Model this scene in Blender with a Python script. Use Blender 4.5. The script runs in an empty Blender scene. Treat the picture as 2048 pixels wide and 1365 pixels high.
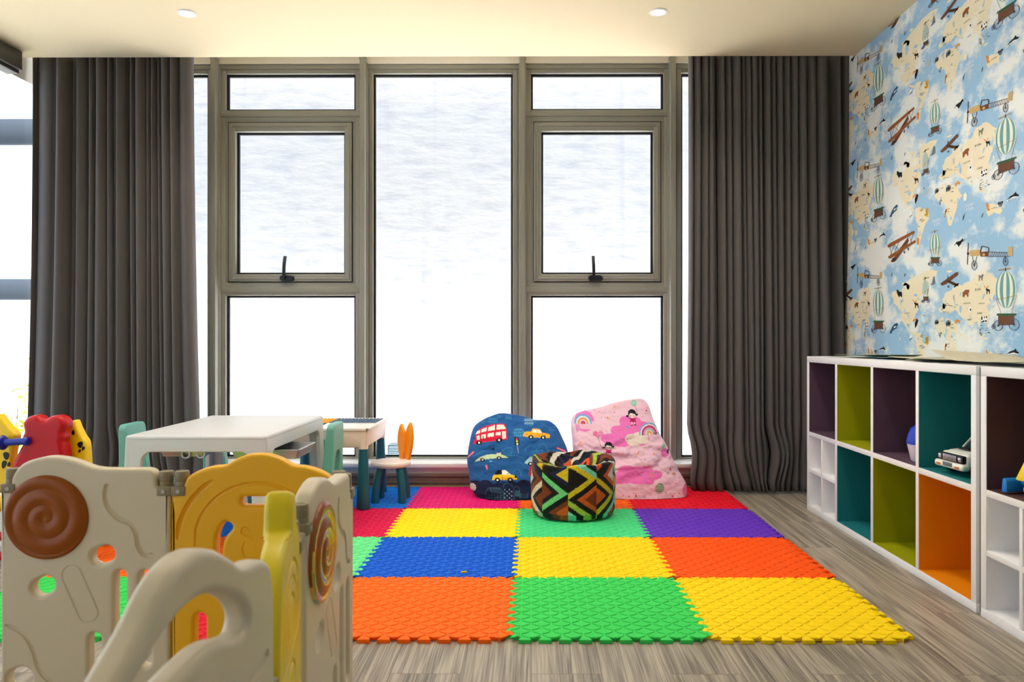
import bpy, bmesh, math, random
import numpy as np
from mathutils import Vector, Matrix, noise as mnoise

random.seed(7)
D = bpy.data
SC = bpy.context.scene
COL = SC.collection
PI = math.pi

# ------------------------------------------------------------------ camera
FPX, VX, VY, CH = 1570.0, 1062.0, 680.5, 0.902      # focal length (px), vanishing point, lens height
YAW = 0.006
cd = D.cameras.new('camera')
cam = D.objects.new('camera', cd)
COL.objects.link(cam)
cam.location = (0, 0, CH)
cam.rotation_euler = (PI / 2, 0, YAW)
cd.sensor_fit = 'HORIZONTAL'
cd.sensor_width = 36.0
cd.lens = FPX * 36 / 2048
cd.shift_x = (1024 + FPX * YAW - VX) / 2048
cd.shift_y = -(682.5 - VY) / 2048
cd.clip_start = 0.02
cd.dof.use_dof = True
cd.dof.focus_distance = 3.9
cd.dof.aperture_fstop = 6.3
SC.camera = cam

def s2l(c):
    c = c / 255.0
    return c / 12.92 if c <= 0.04045 else ((c + 0.055) / 1.055) ** 2.4

def rgb(r, g, b):
    return (s2l(r), s2l(g), s2l(b), 1.0)

def at(px, py, Y):
    return Vector(((px - VX) / FPX * Y, Y, CH - (py - VY) / FPX * Y))

# ------------------------------------------------------------------ light
SC.view_settings.view_transform = 'Standard'
SC.view_settings.look = 'None'
SC.view_settings.gamma = 1
SC.view_settings.use_curve_mapping = False
SC.view_settings.exposure = 0.28
SC.cycles.use_denoising = True
SC.cycles.max_bounces = 10
SC.cycles.diffuse_bounces = 6
SC.cycles.sample_clamp_indirect = 8
SC.cycles.caustics_reflective = False
SC.cycles.caustics_refractive = False

wd = D.worlds.new('sky')
SC.world = wd
wd.use_nodes = True
bg = wd.node_tree.nodes['Background']
bg.inputs['Color'].default_value = (0.80, 0.90, 1.0, 1)
bg.inputs['Strength'].default_value = 1.6

def link(o):
    COL.objects.link(o)
    return o

def lamp(name, kind, loc, energy, color, rot=(0, 0, 0), **kw):
    l = D.lights.new(name, kind)
    l.energy = energy
    l.color = color
    for k, v in kw.items():
        setattr(l, k, v)
    o = D.objects.new(name, l)
    o.location = loc
    o.rotation_euler = rot
    return link(o)

# high sun shining along the gap between the two buildings
sdir = Vector((-0.50, 0.05, -0.86)).normalized()
sun = lamp('sun', 'SUN', (4, 5, 12), 46.0, (1.0, 0.98, 0.96), sdir.to_track_quat('-Z', 'Y').to_euler(), angle=0.01)

# ------------------------------------------------------------------ materials
MATS = {}
def mat(name, col, rough=0.5, spec=0.4, bump=None, var=0.0, vscale=20, coat=0.0, metal=0.0, sheen=0.0, sub=0.0):
    m = D.materials.new(name)
    m.use_nodes = True
    nt = m.node_tree
    b = nt.nodes['Principled BSDF']
    b.inputs['Base Color'].default_value = col
    b.inputs['Roughness'].default_value = rough
    b.inputs['Specular IOR Level'].default_value = spec
    b.inputs['Coat Weight'].default_value = coat
    b.inputs['Metallic'].default_value = metal
    b.inputs['Sheen Weight'].default_value = sheen
    tc = nt.nodes.new('ShaderNodeTexCoord')
    if var:
        n = nt.nodes.new('ShaderNodeTexNoise')
        n.inputs['Scale'].default_value = vscale
        n.inputs['Detail'].default_value = 5
        nt.links.new(tc.outputs['Object'], n.inputs['Vector'])
        mx = nt.nodes.new('ShaderNodeMix')
        mx.data_type = 'RGBA'
        mx.inputs[6].default_value = tuple(c * (1 - var) for c in col[:3]) + (1,)
        mx.inputs[7].default_value = tuple(min(1, c * (1 + var)) for c in col[:3]) + (1,)
        nt.links.new(n.outputs['Fac'], mx.inputs[0])
        nt.links.new(mx.outputs[2], b.inputs['Base Color'])
    if bump:
        n2 = nt.nodes.new('ShaderNodeTexNoise')
        n2.inputs['Scale'].default_value = bump[0]
        n2.inputs['Detail'].default_value = 4
        nt.links.new(tc.outputs['Object'], n2.inputs['Vector'])
        bp = nt.nodes.new('ShaderNodeBump')
        bp.inputs['Strength'].default_value = bump[1]
        bp.inputs['Distance'].default_value = bump[2] if len(bump) > 2 else 0.002
        nt.links.new(n2.outputs['Fac'], bp.inputs['Height'])
        nt.links.new(bp.outputs['Normal'], b.inputs['Normal'])
    MATS[name] = m
    return m

def attr_mat(name, rough=0.8, weave=900, wstr=0.25):
    """cloth whose print comes from a colour attribute on its mesh"""
    m = mat(name, (1, 1, 1, 1), rough, 0.2, sheen=0.1)
    nt = m.node_tree
    b = nt.nodes['Principled BSDF']
    a = nt.nodes.new('ShaderNodeAttribute')
    a.attribute_name = 'print'
    nt.links.new(a.outputs['Color'], b.inputs['Base Color'])
    n2 = nt.nodes.new('ShaderNodeTexNoise')
    n2.inputs['Scale'].default_value = weave
    tc = nt.nodes.new('ShaderNodeTexCoord')
    nt.links.new(tc.outputs['Object'], n2.inputs['Vector'])
    bp = nt.nodes.new('ShaderNodeBump')
    bp.inputs['Strength'].default_value = wstr
    bp.inputs['Distance'].default_value = 0.001
    nt.links.new(n2.outputs['Fac'], bp.inputs['Height'])
    nt.links.new(bp.outputs['Normal'], b.inputs['Normal'])
    return m

M = MATS
mat('white_plastic', rgb(226, 226, 224), 0.45, 0.4)
mat('table_white', rgb(206, 206, 208), 0.38, 0.45)
mat('pen_white', rgb(212, 198, 171), 0.42, 0.45, bump=(700, 0.06))
mat('pen_yellow', rgb(240, 178, 12), 0.42, 0.45, bump=(700, 0.06))
mat('pen_lemon', rgb(226, 200, 18), 0.42, 0.45, bump=(700, 0.06))
mat('lollipop_brown', rgb(146, 74, 6), 0.3, 0.3)
mat('lollipop_orange', rgb(214, 120, 30), 0.22, 0.5, coat=0.5)
mat('lollipop_yellow', rgb(225, 175, 30), 0.22, 0.5, coat=0.5)
mat('lollipop_green', rgb(140, 140, 40), 0.22, 0.5, coat=0.5)
mat('hinge_grey', rgb(140, 126, 98), 0.5, 0.4)
mat('frame_grey', rgb(142, 141, 134), 0.42, 0.45, var=0.04, vscale=6)
mat('gasket_black', rgb(18, 18, 22), 0.6)
mat('handle_black', rgb(22, 26, 34), 0.35)
mat('sill_white', rgb(228, 228, 230), 0.3, 0.5)
mat('wall_white', rgb(225, 222, 216), 0.6, 0.3)
mat('trim_brown', rgb(112, 96, 86), 0.55, 0.3, var=0.25, vscale=30)
mat('ceiling_paint', rgb(220, 205, 174), 0.85, 0.1)
mat('beam_grey', rgb(90, 86, 80), 0.5)
mat('curtain_grey', rgb(90, 86, 86), 0.9, 0.15, bump=(900, 0.5, 0.001), var=0.12, vscale=700, sheen=0.15)
mat('teal_chair', rgb(104, 172, 160), 0.4, 0.4)
mat('teal_leg', rgb(16, 92, 112), 0.4, 0.45)
mat('orange_ear', rgb(250, 150, 10), 0.42, 0.4)
mat('stool_white', rgb(242, 232, 228), 0.42, 0.4)
mat('block_yellow', rgb(245, 185, 20), 0.4)
mat('block_teal', rgb(20, 130, 150), 0.4)
mat('block_grey', rgb(105, 125, 150), 0.4)
mat('tray_metal', rgb(190, 190, 195), 0.3, 0.5, metal=0.7)
mat('rocker_red', rgb(186, 4, 16), 0.35, 0.35)
mat('rocker_yellow', rgb(250, 205, 10), 0.35, 0.45)
mat('spot_black', rgb(14, 14, 16), 0.35)
mat('peg_blue', rgb(20, 40, 150), 0.35)
mat('cabinet_white', rgb(238, 238, 242), 0.35, 0.4)
mat('gap_shade_grey', rgb(110, 112, 114), 0.5)
mat('cell_purple', rgb(92, 68, 88), 0.5, 0.35, bump=(400, 0.1))
mat('cell_lime', rgb(152, 156, 4), 0.5, 0.35, bump=(400, 0.1))
mat('cell_teal', rgb(26, 118, 126), 0.5, 0.35, bump=(400, 0.1))
mat('cell_orange', rgb(226, 138, 2), 0.5, 0.35, bump=(400, 0.1))
mat('cell_plum', rgb(88, 58, 58), 0.5, 0.35, bump=(400, 0.1))
mat('chrome', rgb(220, 222, 226), 0.2, 0.5, metal=0.9)
mat('toy_white', rgb(232, 234, 224), 0.3, 0.5, coat=0.3)
mat('toy_black', rgb(16, 17, 20), 0.4)
mat('toy_yellow', rgb(245, 214, 20), 0.35)
mat('toy_blue', rgb(20, 130, 225), 0.35)
mat('toy_navy', rgb(30, 60, 190), 0.35)
mat('tyre', rgb(24, 23, 22), 0.7)
mat('toy_glass', rgb(40, 60, 66), 0.1, 0.6)
mat('amber', rgb(200, 110, 30), 0.3)
mat('screw', rgb(180, 175, 165), 0.4)
mat('paper_green', rgb(150, 160, 130), 0.7, var=0.3, vscale=30)
mat('paper_cream', rgb(205, 196, 172), 0.7, var=0.15, vscale=25)
mat('paper_blue', rgb(120, 160, 165), 0.7, var=0.25, vscale=30)
mat('outside_ledge', rgb(52, 60, 70), 0.6)
mat('outside_glass', rgb(96, 112, 124), 0.5, 0.2)
mat('facade_white', rgb(226, 228, 230), 0.9, 0.1, var=0.03, vscale=2)
mat('leaf_green', rgb(120, 165, 50), 0.5)
mat('leaf_yellow', rgb(178, 180, 60), 0.5)
mat('twig', rgb(110, 95, 60), 0.7)
mat('tag_red', rgb(220, 50, 60), 0.6)

TILE = {
    'green': rgb(58, 208, 92), 'mint': rgb(74, 218, 140), 'lightgreen': rgb(110, 230, 150), 'red': rgb(214, 14, 44), 'orange': rgb(255, 108, 14),
    'deeporange': rgb(250, 88, 4), 'yellow': rgb(250, 214, 4), 'brightyellow': rgb(255, 226, 0), 'blue': rgb(0, 92, 212), 'azure': rgb(10, 120, 225),
    'crimson': rgb(222, 16, 80), 'magenta': rgb(228, 14, 120), 'purple': rgb(104, 52, 196), 'scarlet': rgb(226, 8, 40),
}
for k, c in TILE.items():
    mat('foam_' + k, c, 0.7, 0.22, bump=(900, 0.25, 0.001))

# glass: thin pane, mostly clear, a little mirror
g = mat('window_glass', (1, 1, 1, 1), 0.0)
nt = g.node_tree
nt.nodes.remove(nt.nodes['Principled BSDF'])
tr = nt.nodes.new('ShaderNodeBsdfTransparent')
tr.inputs['Color'].default_value = (0.97, 0.98, 0.985, 1)
gl = nt.nodes.new('ShaderNodeBsdfGlossy')
gl.inputs['Roughness'].default_value = 0.02
fr = nt.nodes.new('ShaderNodeFresnel')
fr.inputs['IOR'].default_value = 1.3
mx = nt.nodes.new('ShaderNodeMixShader')
geo = nt.nodes.new('ShaderNodeNewGeometry')
inv = nt.nodes.new('ShaderNodeMath'); inv.operation = 'MULTIPLY_ADD'      # mirror only on the entering face
inv.inputs[1].default_value = -1; inv.inputs[2].default_value = 1
nt.links.new(geo.outputs['Backfacing'], inv.inputs[0])
fm = nt.nodes.new('ShaderNodeMath'); fm.operation = 'MULTIPLY'
nt.links.new(fr.outputs['Fac'], fm.inputs[0]); nt.links.new(inv.outputs[0], fm.inputs[1])
nt.links.new(fm.outputs[0], mx.inputs['Fac'])
nt.links.new(tr.outputs['BSDF'], mx.inputs[1])
nt.links.new(gl.outputs['BSDF'], mx.inputs[2])
nt.links.new(mx.outputs['Shader'], nt.nodes['Material Output'].inputs['Surface'])

# lamp lens
e = mat('lamp_lens', (1, 1, 1, 1), 0.4)
b = e.node_tree.nodes['Principled BSDF']
b.inputs['Emission Color'].default_value = (1, 0.93, 0.8, 1)
b.inputs['Emission Strength'].default_value = 12

# floor: grey oak planks running away from the camera
def floor_mat():
    m = mat('oak_floor', (1, 1, 1, 1), 0.42, 0.4)
    nt = m.node_tree
    N = nt.nodes.new
    L = nt.links.new
    b = nt.nodes['Principled BSDF']
    tc = N('ShaderNodeTexCoord')
    sep = N('ShaderNodeSeparateXYZ')
    L(tc.outputs['Object'], sep.inputs[0])
    cmb = N('ShaderNodeCombineXYZ')           # swap: planks long in Y
    L(sep.outputs['Y'], cmb.inputs['X'])
    L(sep.outputs['X'], cmb.inputs['Y'])
    br = N('ShaderNodeTexBrick')
    br.offset = 0.37
    br.inputs['Scale'].default_value = 1
    br.inputs['Brick Width'].default_value = 1.3
    br.inputs['Row Height'].default_value = 0.19
    br.inputs['Mortar Size'].default_value = 0.0012
    br.inputs['Mortar Smooth'].default_value = 0.2
    br.inputs['Color1'].default_value = (0, 0, 0, 1)
    br.inputs['Color2'].default_value = (1, 1, 1, 1)
    br.inputs['Mortar'].default_value = (0.5, 0.5, 0.5, 1)
    L(cmb.outputs[0], br.inputs['Vector'])
    # grain: per-plank shifted coordinates, stretched along the plank
    rowoff = N('ShaderNodeVectorMath'); rowoff.operation = 'MULTIPLY_ADD'
    rowoff.inputs[1].default_value = (7.0, 0.0, 3.0)
    L(br.outputs['Color'], rowoff.inputs[0])
    L(cmb.outputs[0], rowoff.inputs[2])
    scl = N('ShaderNodeVectorMath'); scl.operation = 'MULTIPLY'
    scl.inputs[1].default_value = (0.42, 7.5, 1.0)
    L(rowoff.outputs[0], scl.inputs[0])
    n1 = N('ShaderNodeTexNoise')
    n1.inputs['Scale'].default_value = 1.0
    n1.inputs['Detail'].default_value = 3
    n1.inputs['Distortion'].default_value = 0.6
    L(scl.outputs[0], n1.inputs['Vector'])
    # cathedral rings: sine of the noise field
    mul = N('ShaderNodeMath'); mul.operation = 'MULTIPLY'; mul.inputs[1].default_value = 62.0
    L(n1.outputs['Fac'], mul.inputs[0])
    sn = N('ShaderNodeMath'); sn.operation = 'SINE'
    L(mul.outputs[0], sn.inputs[0])
    scl2 = N('ShaderNodeVectorMath'); scl2.operation = 'MULTIPLY'
    scl2.inputs[1].default_value = (4.0, 260.0, 1.0)
    L(rowoff.outputs[0], scl2.inputs[0])
    n2 = N('ShaderNodeTexNoise')
    n2.inputs['Scale'].default_value = 1.0
    n2.inputs['Detail'].default_value = 4
    L(scl2.outputs[0], n2.inputs['Vector'])
    a1 = N('ShaderNodeMath'); a1.operation = 'MULTIPLY_ADD'; a1.inputs[1].default_value = 0.10
    L(sn.outputs[0], a1.inputs[0]); L(n2.outputs['Fac'], a1.inputs[2])
    n3 = N('ShaderNodeTexNoise')
    n3.inputs['Scale'].default_value = 1.6
    n3.inputs['Detail'].default_value = 2
    L(scl.outputs[0], n3.inputs['Vector'])
    a2 = N('ShaderNodeMath'); a2.operation = 'MULTIPLY_ADD'; a2.inputs[1].default_value = 0.35
    L(n3.outputs['Fac'], a2.inputs[0]); L(a1.outputs[0], a2.inputs[2])
    cr = N('ShaderNodeValToRGB')
    el = cr.color_ramp.elements
    el[0].position = 0.40; el[0].color = rgb(98, 91, 82)
    el[1].position = 0.90; el[1].color = rgb(182, 172, 156)
    k = cr.color_ramp.elements.new(0.62); k.color = rgb(142, 132, 119)
    L(a2.outputs[0], cr.inputs['Fac'])
    dk = N('ShaderNodeMix'); dk.data_type = 'RGBA'; dk.blend_type = 'MULTIPLY'
    L(cr.outputs['Color'], dk.inputs[6])
    dk.inputs[7].default_value = (0.45, 0.38, 0.32, 1)
    L(br.outputs['Fac'], dk.inputs[0])
    L(dk.outputs[2], b.inputs['Base Color'])
    bp = N('ShaderNodeBump'); bp.inputs['Strength'].default_value = 0.15; bp.inputs['Distance'].default_value = 0.001
    L(a1.outputs[0], bp.inputs['Height'])
    L(bp.outputs['Normal'], b.inputs['Normal'])
    return m
floor_mat()

# wallpaper: sky blue with soft white clouds; the same clouds drift over the printed continents
def wallpaper_mat(name, base, cover):
    m = mat(name, (1, 1, 1, 1), 0.6, 0.2)
    nt = m.node_tree
    N = nt.nodes.new
    L = nt.links.new
    b = nt.nodes['Principled BSDF']
    tc = N('ShaderNodeTexCoord')
    mp = N('ShaderNodeVectorMath'); mp.operation = 'MULTIPLY'; mp.inputs[1].default_value = (1, 3.6, 5.2)
    L(tc.outputs['Object'], mp.inputs[0])
    n = N('ShaderNodeTexNoise'); n.inputs['Scale'].default_value = 1.0; n.inputs['Detail'].default_value = 9; n.inputs['Roughness'].default_value = 0.62
    L(mp.outputs[0], n.inputs['Vector'])
    cr = N('ShaderNodeValToRGB')
    cr.color_ramp.elements[0].position = 0.455 + cover
    cr.color_ramp.elements[0].color = (0, 0, 0, 1)
    cr.color_ramp.elements[1].position = 0.545 + cover
    cr.color_ramp.elements[1].color = (0.92, 0.92, 0.92, 1)
    L(n.outputs['Fac'], cr.inputs['Fac'])
    n2 = N('ShaderNodeTexNoise'); n2.inputs['Scale'].default_value = 2.2; n2.inputs['Detail'].default_value = 3
    L(tc.outputs['Object'], n2.inputs['Vector'])
    bm_ = N('ShaderNodeMix'); bm_.data_type = 'RGBA'
    bm_.inputs[6].default_value = base[0]
    bm_.inputs[7].default_value = base[1]
    L(n2.outputs['Fac'], bm_.inputs[0])
    land = bm_.outputs[2]
    if cover > 0:                       # lakes and ragged coasts break up the printed land
        n3 = N('ShaderNodeTexNoise'); n3.inputs['Scale'].default_value = 17; n3.inputs['Detail'].default_value = 6; n3.inputs['Roughness'].default_value = 0.65
        L(tc.outputs['Object'], n3.inputs['Vector'])
        c3 = N('ShaderNodeValToRGB')
        c3.color_ramp.elements[0].position = 0.60; c3.color_ramp.elements[0].color = (0, 0, 0, 1)
        c3.color_ramp.elements[1].position = 0.62; c3.color_ramp.elements[1].color = (1, 1, 1, 1)
        L(n3.outputs['Fac'], c3.inputs['Fac'])
        m3 = N('ShaderNodeMix'); m3.data_type = 'RGBA'
        L(c3.outputs['Color'], m3.inputs[0]); L(land, m3.inputs[6]); m3.inputs[7].default_value = rgb(168, 204, 230)
        land = m3.outputs[2]
    mx = N('ShaderNodeMix'); mx.data_type = 'RGBA'
    L(cr.outputs['Color'], mx.inputs[0])
    L(land, mx.inputs[6])
    mx.inputs[7].default_value = rgb(238, 240, 236)
    L(mx.outputs[2], b.inputs['Base Color'])
    return m
wallpaper_mat('paper_sky', (rgb(138, 184, 222), rgb(172, 206, 232)), 0.0)
wallpaper_mat('paper_land', (rgb(232, 220, 186), rgb(240, 230, 204)), 0.09)

# sunlit rendered wall outside
def plaster_mat():
    m = mat('plaster', (1, 1, 1, 1), 0.9, 0.1)
    nt = m.node_tree
    N = nt.nodes.new
    L = nt.links.new
    b = nt.nodes['Principled BSDF']
    tc = N('ShaderNodeTexCoord')
    mp = N('ShaderNodeVectorMath'); mp.operation = 'MULTIPLY'; mp.inputs[1].default_value = (1.6, 1, 5.0)
    L(tc.outputs['Object'], mp.inputs[0])
    n = N('ShaderNodeTexNoise'); n.inputs['Scale'].default_value = 2.2; n.inputs['Detail'].default_value = 8; n.inputs['Roughness'].default_value = 0.6
    L(mp.outputs[0], n.inputs['Vector'])
    # long vertical rain streaks
    mp2 = N('ShaderNodeVectorMath'); mp2.operation = 'MULTIPLY'; mp2.inputs[1].default_value = (7.0, 1, 0.12)
    L(tc.outputs['Object'], mp2.inputs[0])
    n2 = N('ShaderNodeTexNoise'); n2.inputs['Scale'].default_value = 1.0; n2.inputs['Detail'].default_value = 3
    L(mp2.outputs[0], n2.inputs['Vector'])
    cr = N('ShaderNodeValToRGB')
    cr.color_ramp.elements[0].position = 0.30; cr.color_ramp.elements[0].color = rgb(149, 151, 157)
    cr.color_ramp.elements[1].position = 0.52; cr.color_ramp.elements[1].color = rgb(163, 163, 165)
    L(n.outputs['Fac'], cr.inputs['Fac'])
    cr2 = N('ShaderNodeValToRGB')
    cr2.color_ramp.elements[0].position = 0.62; cr2.color_ramp.elements[0].color = (1, 1, 1, 1)
    cr2.color_ramp.elements[1].position = 0.74; cr2.color_ramp.elements[1].color = (0.90, 0.91, 0.95, 1)
    L(n2.outputs['Fac'], cr2.inputs['Fac'])
    mx = N('ShaderNodeMix'); mx.data_type = 'RGBA'; mx.blend_type = 'MULTIPLY'; mx.inputs[0].default_value = 1
    L(cr.outputs['Color'], mx.inputs[6]); L(cr2.outputs['Color'], mx.inputs[7])
    L(mx.outputs[2], b.inputs['Base Color'])
    bp = N('ShaderNodeBump'); bp.inputs['Strength'].default_value = 0.3; bp.inputs['Distance'].default_value = 0.008
    L(n.outputs['Fac'], bp.inputs['Height'])
    L(bp.outputs['Normal'], b.inputs['Normal'])
    return m
plaster_mat()

# ------------------------------------------------------------------ builders
def empty(name, loc=(0, 0, 0), rz=0.0):
    o = D.objects.new(name, None)
    o.empty_display_size = 0.05
    o.location = loc
    o.rotation_euler = (0, 0, rz)
    return link(o)

def tag(o, label, cat, group=None):
    o['label'] = label
    o['category'] = cat
    if group:
        o['group'] = group
    return o

def struct(o):
    o['kind'] = 'structure'
    return o

def finish(me, angle=38):
    for p in me.polygons:
        p.use_smooth = True
    me.set_sharp_from_angle(angle=math.radians(angle))

def build(name, bm, mats, parent=None, angle=38, loc=None, weighted=False):
    me = D.meshes.new(name)
    bmesh.ops.recalc_face_normals(bm, faces=bm.faces)
    bm.to_mesh(me)
    bm.free()
    finish(me, angle)
    if not isinstance(mats, (list, tuple)):
        mats = [mats]
    for k in mats:
        me.materials.append(M[k] if isinstance(k, str) else k)
    o = link(D.objects.new(name, me))
    if parent:
        o.parent = parent
    if loc:
        o.location = loc
    if weighted:
        w = o.modifiers.new('wn', 'WEIGHTED_NORMAL')
        w.keep_sharp = True
    return o

def B():
    return bmesh.new()

def _merge(dst, src, mi=0, mtx=None):
    vm = {}
    for v in src.verts:
        vm[v] = dst.verts.new(mtx @ v.co if mtx else v.co)
    for f in src.faces:
        try:
            nf = dst.faces.new([vm[v] for v in f.verts])
            nf.material_index = mi
        except ValueError:
            pass
    src.free()

def box(bm, x0, x1, y0, y1, z0, z1, r=0.0, mi=0, seg=2, mtx=None):
    t = bmesh.new()
    bmesh.ops.create_cube(t, size=1)
    for v in t.verts:
        v.co = Vector(((x0 + x1) / 2 + v.co.x * (x1 - x0), (y0 + y1) / 2 + v.co.y * (y1 - y0), (z0 + z1) / 2 + v.co.z * (z1 - z0)))
    if r > 0:
        r = min(r, 0.49 * min(abs(x1 - x0), abs(y1 - y0), abs(z1 - z0)))
        bmesh.ops.bevel(t, geom=t.edges[:], offset=r, segments=seg, affect='EDGES', profile=0.5)
    _merge(bm, t, mi, mtx)

def hexa(bm, bot, top, r=0.0, mi=0, seg=2):
    """box from four bottom and four top corners (same order)"""
    t = bmesh.new()
    a = [t.verts.new(p) for p in bot]
    c = [t.verts.new(p) for p in top]
    t.faces.new(a[::-1]); t.faces.new(c)
    for i in range(4):
        t.faces.new((a[i], a[(i + 1) % 4], c[(i + 1) % 4], c[i]))
    if r > 0:
        bmesh.ops.bevel(t, geom=t.edges[:], offset=r, segments=seg, affect='EDGES', profile=0.5)
    _merge(bm, t, mi)

def tube(bm, pts, rad, n=12, mi=0, cap=True):
    pts = [Vector(p) for p in pts]
    if not isinstance(rad, (list, tuple)):
        rad = [rad] * len(pts)
    rings = []
    prev = None
    for i, p in enumerate(pts):
        d = (pts[min(i + 1, len(pts) - 1)] - pts[max(i - 1, 0)]).normalized()
        if prev is None:
            u = d.orthogonal().normalized()
        else:
            u = (prev - d * prev.dot(d)).normalized()
        prev = u
        w = d.cross(u)
        rings.append([bm.verts.new(p + (u * math.cos(2 * PI * k / n) + w * math.sin(2 * PI * k / n)) * rad[i]) for k in range(n)])
    for a, c in zip(rings, rings[1:]):
        for k in range(n):
            f = bm.faces.new((a[k], a[(k + 1) % n], c[(k + 1) % n], c[k]))
            f.material_index = mi
    if cap:
        for rr in (rings[0][::-1], rings[-1]):
            f = bm.faces.new(rr)
            f.material_index = mi

def lathe(bm, prof, n=40, mi=0, c=(0, 0, 0), sx=1, sy=1):
    rings = []
    for r, z in prof:
        if r < 1e-6:
            rings.append([bm.verts.new((c[0], c[1], c[2] + z))])
        else:
            rings.append([bm.verts.new((c[0] + r * sx * math.cos(2 * PI * k / n), c[1] + r * sy * math.sin(2 * PI * k / n), c[2] + z)) for k in range(n)])
    for a, d in zip(rings, rings[1:]):
        for k in range(n):
            k2 = (k + 1) % n
            if len(a) == 1 and len(d) == 1:
                continue
            if len(a) == 1:
                f = bm.faces.new((a[0], d[k2], d[k]))
            elif len(d) == 1:
                f = bm.faces.new((a[k], a[k2], d[0]))
            else:
                f = bm.faces.new((a[k], a[k2], d[k2], d[k]))
            f.material_index = mi

def smooth(pts, n=6, closed=True):
    """Catmull-Rom through 2D/3D points"""
    P = [Vector(p) for p in pts]
    out = []
    m = len(P)
    for i in range(m if closed else m - 1):
        if closed:
            a, b_, c, d = P[(i - 1) % m], P[i], P[(i + 1) % m], P[(i + 2) % m]
        else:
            a, b_, c, d = P[max(i - 1, 0)], P[i], P[i + 1], P[min(i + 2, m - 1)]
        for k in range(n):
            t = k / n
            out.append(0.5 * ((2 * b_) + (c - a) * t + (2 * a - 5 * b_ + 4 * c - d) * t * t + (3 * b_ - a - 3 * c + d) * t ** 3))
    if not closed:
        out.append(P[-1])
    return out

def capsule(cx, cy, L, r, ang=90, n=10):
    """2D capsule outline, L = centre distance"""
    a = math.radians(ang)
    dx, dy = math.cos(a), math.sin(a)
    pts = []
    for s, st in ((1, -90), (-1, 90)):
        for k in range(n + 1):
            t = a + math.radians(st + 180 * k / n)
            pts.append((cx + s * dx * L / 2 + r * math.cos(t), cy + s * dy * L / 2 + r * math.sin(t)))
    return pts

def plate_mesh(outline, holes=(), thick=0.04, bevel=0.008, res=3, hbevel=True):
    """moulded plate: outline in (x, z), extruded along y and rounded"""
    cu = D.curves.new('tmp', 'CURVE')
    cu.dimensions = '2D'
    cu.fill_mode = 'BOTH'
    cu.extrude = thick / 2 - bevel
    cu.bevel_depth = bevel
    cu.bevel_resolution = res
    cu.offset = -bevel
    for ring in [outline] + list(holes):
        sp = cu.splines.new('POLY')
        sp.points.add(len(ring) - 1)
        for p, q in zip(sp.points, ring):
            p.co = (q[0], q[1], 0, 1)
        sp.use_cyclic_u = True
    ob = D.objects.new('tmp', cu)
    COL.objects.link(ob)
    dg = bpy.context.evaluated_depsgraph_get()
    me = D.meshes.new_from_object(ob.evaluated_get(dg))
    D.objects.remove(ob)
    D.curves.remove(cu)
    bm = bmesh.new()
    bm.from_mesh(me)
    D.meshes.remove(me)
    bmesh.ops.remove_doubles(bm, verts=bm.verts, dist=1e-5)
    for v in bm.verts:
        v.co = Vector((v.co.x, -v.co.z, v.co.y))
    for f in bm.faces:
        f.material_index = 0
    bmesh.ops.recalc_face_normals(bm, faces=bm.faces)
    return bm

def carve(o, cutter_bm):
    """cut grooves into a mesh object"""
    cme = D.meshes.new('cut')
    bmesh.ops.recalc_face_normals(cutter_bm, faces=cutter_bm.faces)
    cutter_bm.to_mesh(cme)
    cutter_bm.free()
    co = link(D.objects.new('cut', cme))
    co.parent = o.parent
    md = o.modifiers.new('b', 'BOOLEAN')
    md.operation = 'DIFFERENCE'
    md.solver = 'EXACT'
    md.use_self = True
    md.object = co
    dg = bpy.context.evaluated_depsgraph_get()
    me = D.meshes.new_from_object(o.evaluated_get(dg))
    o.modifiers.clear()
    D.objects.remove(co)
    if len(me.polygons) > 10:
        old = o.data
        o.data = me
        me.name = old.name
        finish(me, 32)
    w = o.modifiers.new('wn', 'WEIGHTED_NORMAL')
    w.keep_sharp = True

def groove(bm, pts, y, r, closed=False, n=8):
    """cutter tube along (x, z) points lying at depth y"""
    P = [Vector((p[0], y, p[1])) for p in pts]
    if closed:
        P = P + [P[0], P[1]]
        P = P[:-1]
    rings = []
    m = len(P) - (1 if closed else 0)
    for i in range(m):
        if closed:
            d = (P[(i + 1) % m] - P[(i - 1) % m]).normalized()
        else:
            d = (P[min(i + 1, m - 1)] - P[max(i - 1, 0)]).normalized()
        u = Vector((0, 1, 0))
        w = d.cross(u)
        rr = r if closed or 0 < i < m - 1 else r * 0.5
        rings.append([bm.verts.new(P[i] + (u * math.cos(2 * PI * k / n) + w * math.sin(2 * PI * k / n)) * rr) for k in range(n)])
    prs = list(zip(rings, rings[1:])) + ([(rings[-1], rings[0])] if closed else [])
    for a, c in prs:
        for k in range(n):
            bm.faces.new((a[k], a[(k + 1) % n], c[(k + 1) % n], c[k]))
    if not closed:
        bm.faces.new(rings[0][::-1])
        bm.faces.new(rings[-1])

def instance(o, parent=None):
    c = o.copy()
    link(c)
    c.parent = parent
    for ch in o.children:
        instance(ch, c)
    return c

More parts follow.
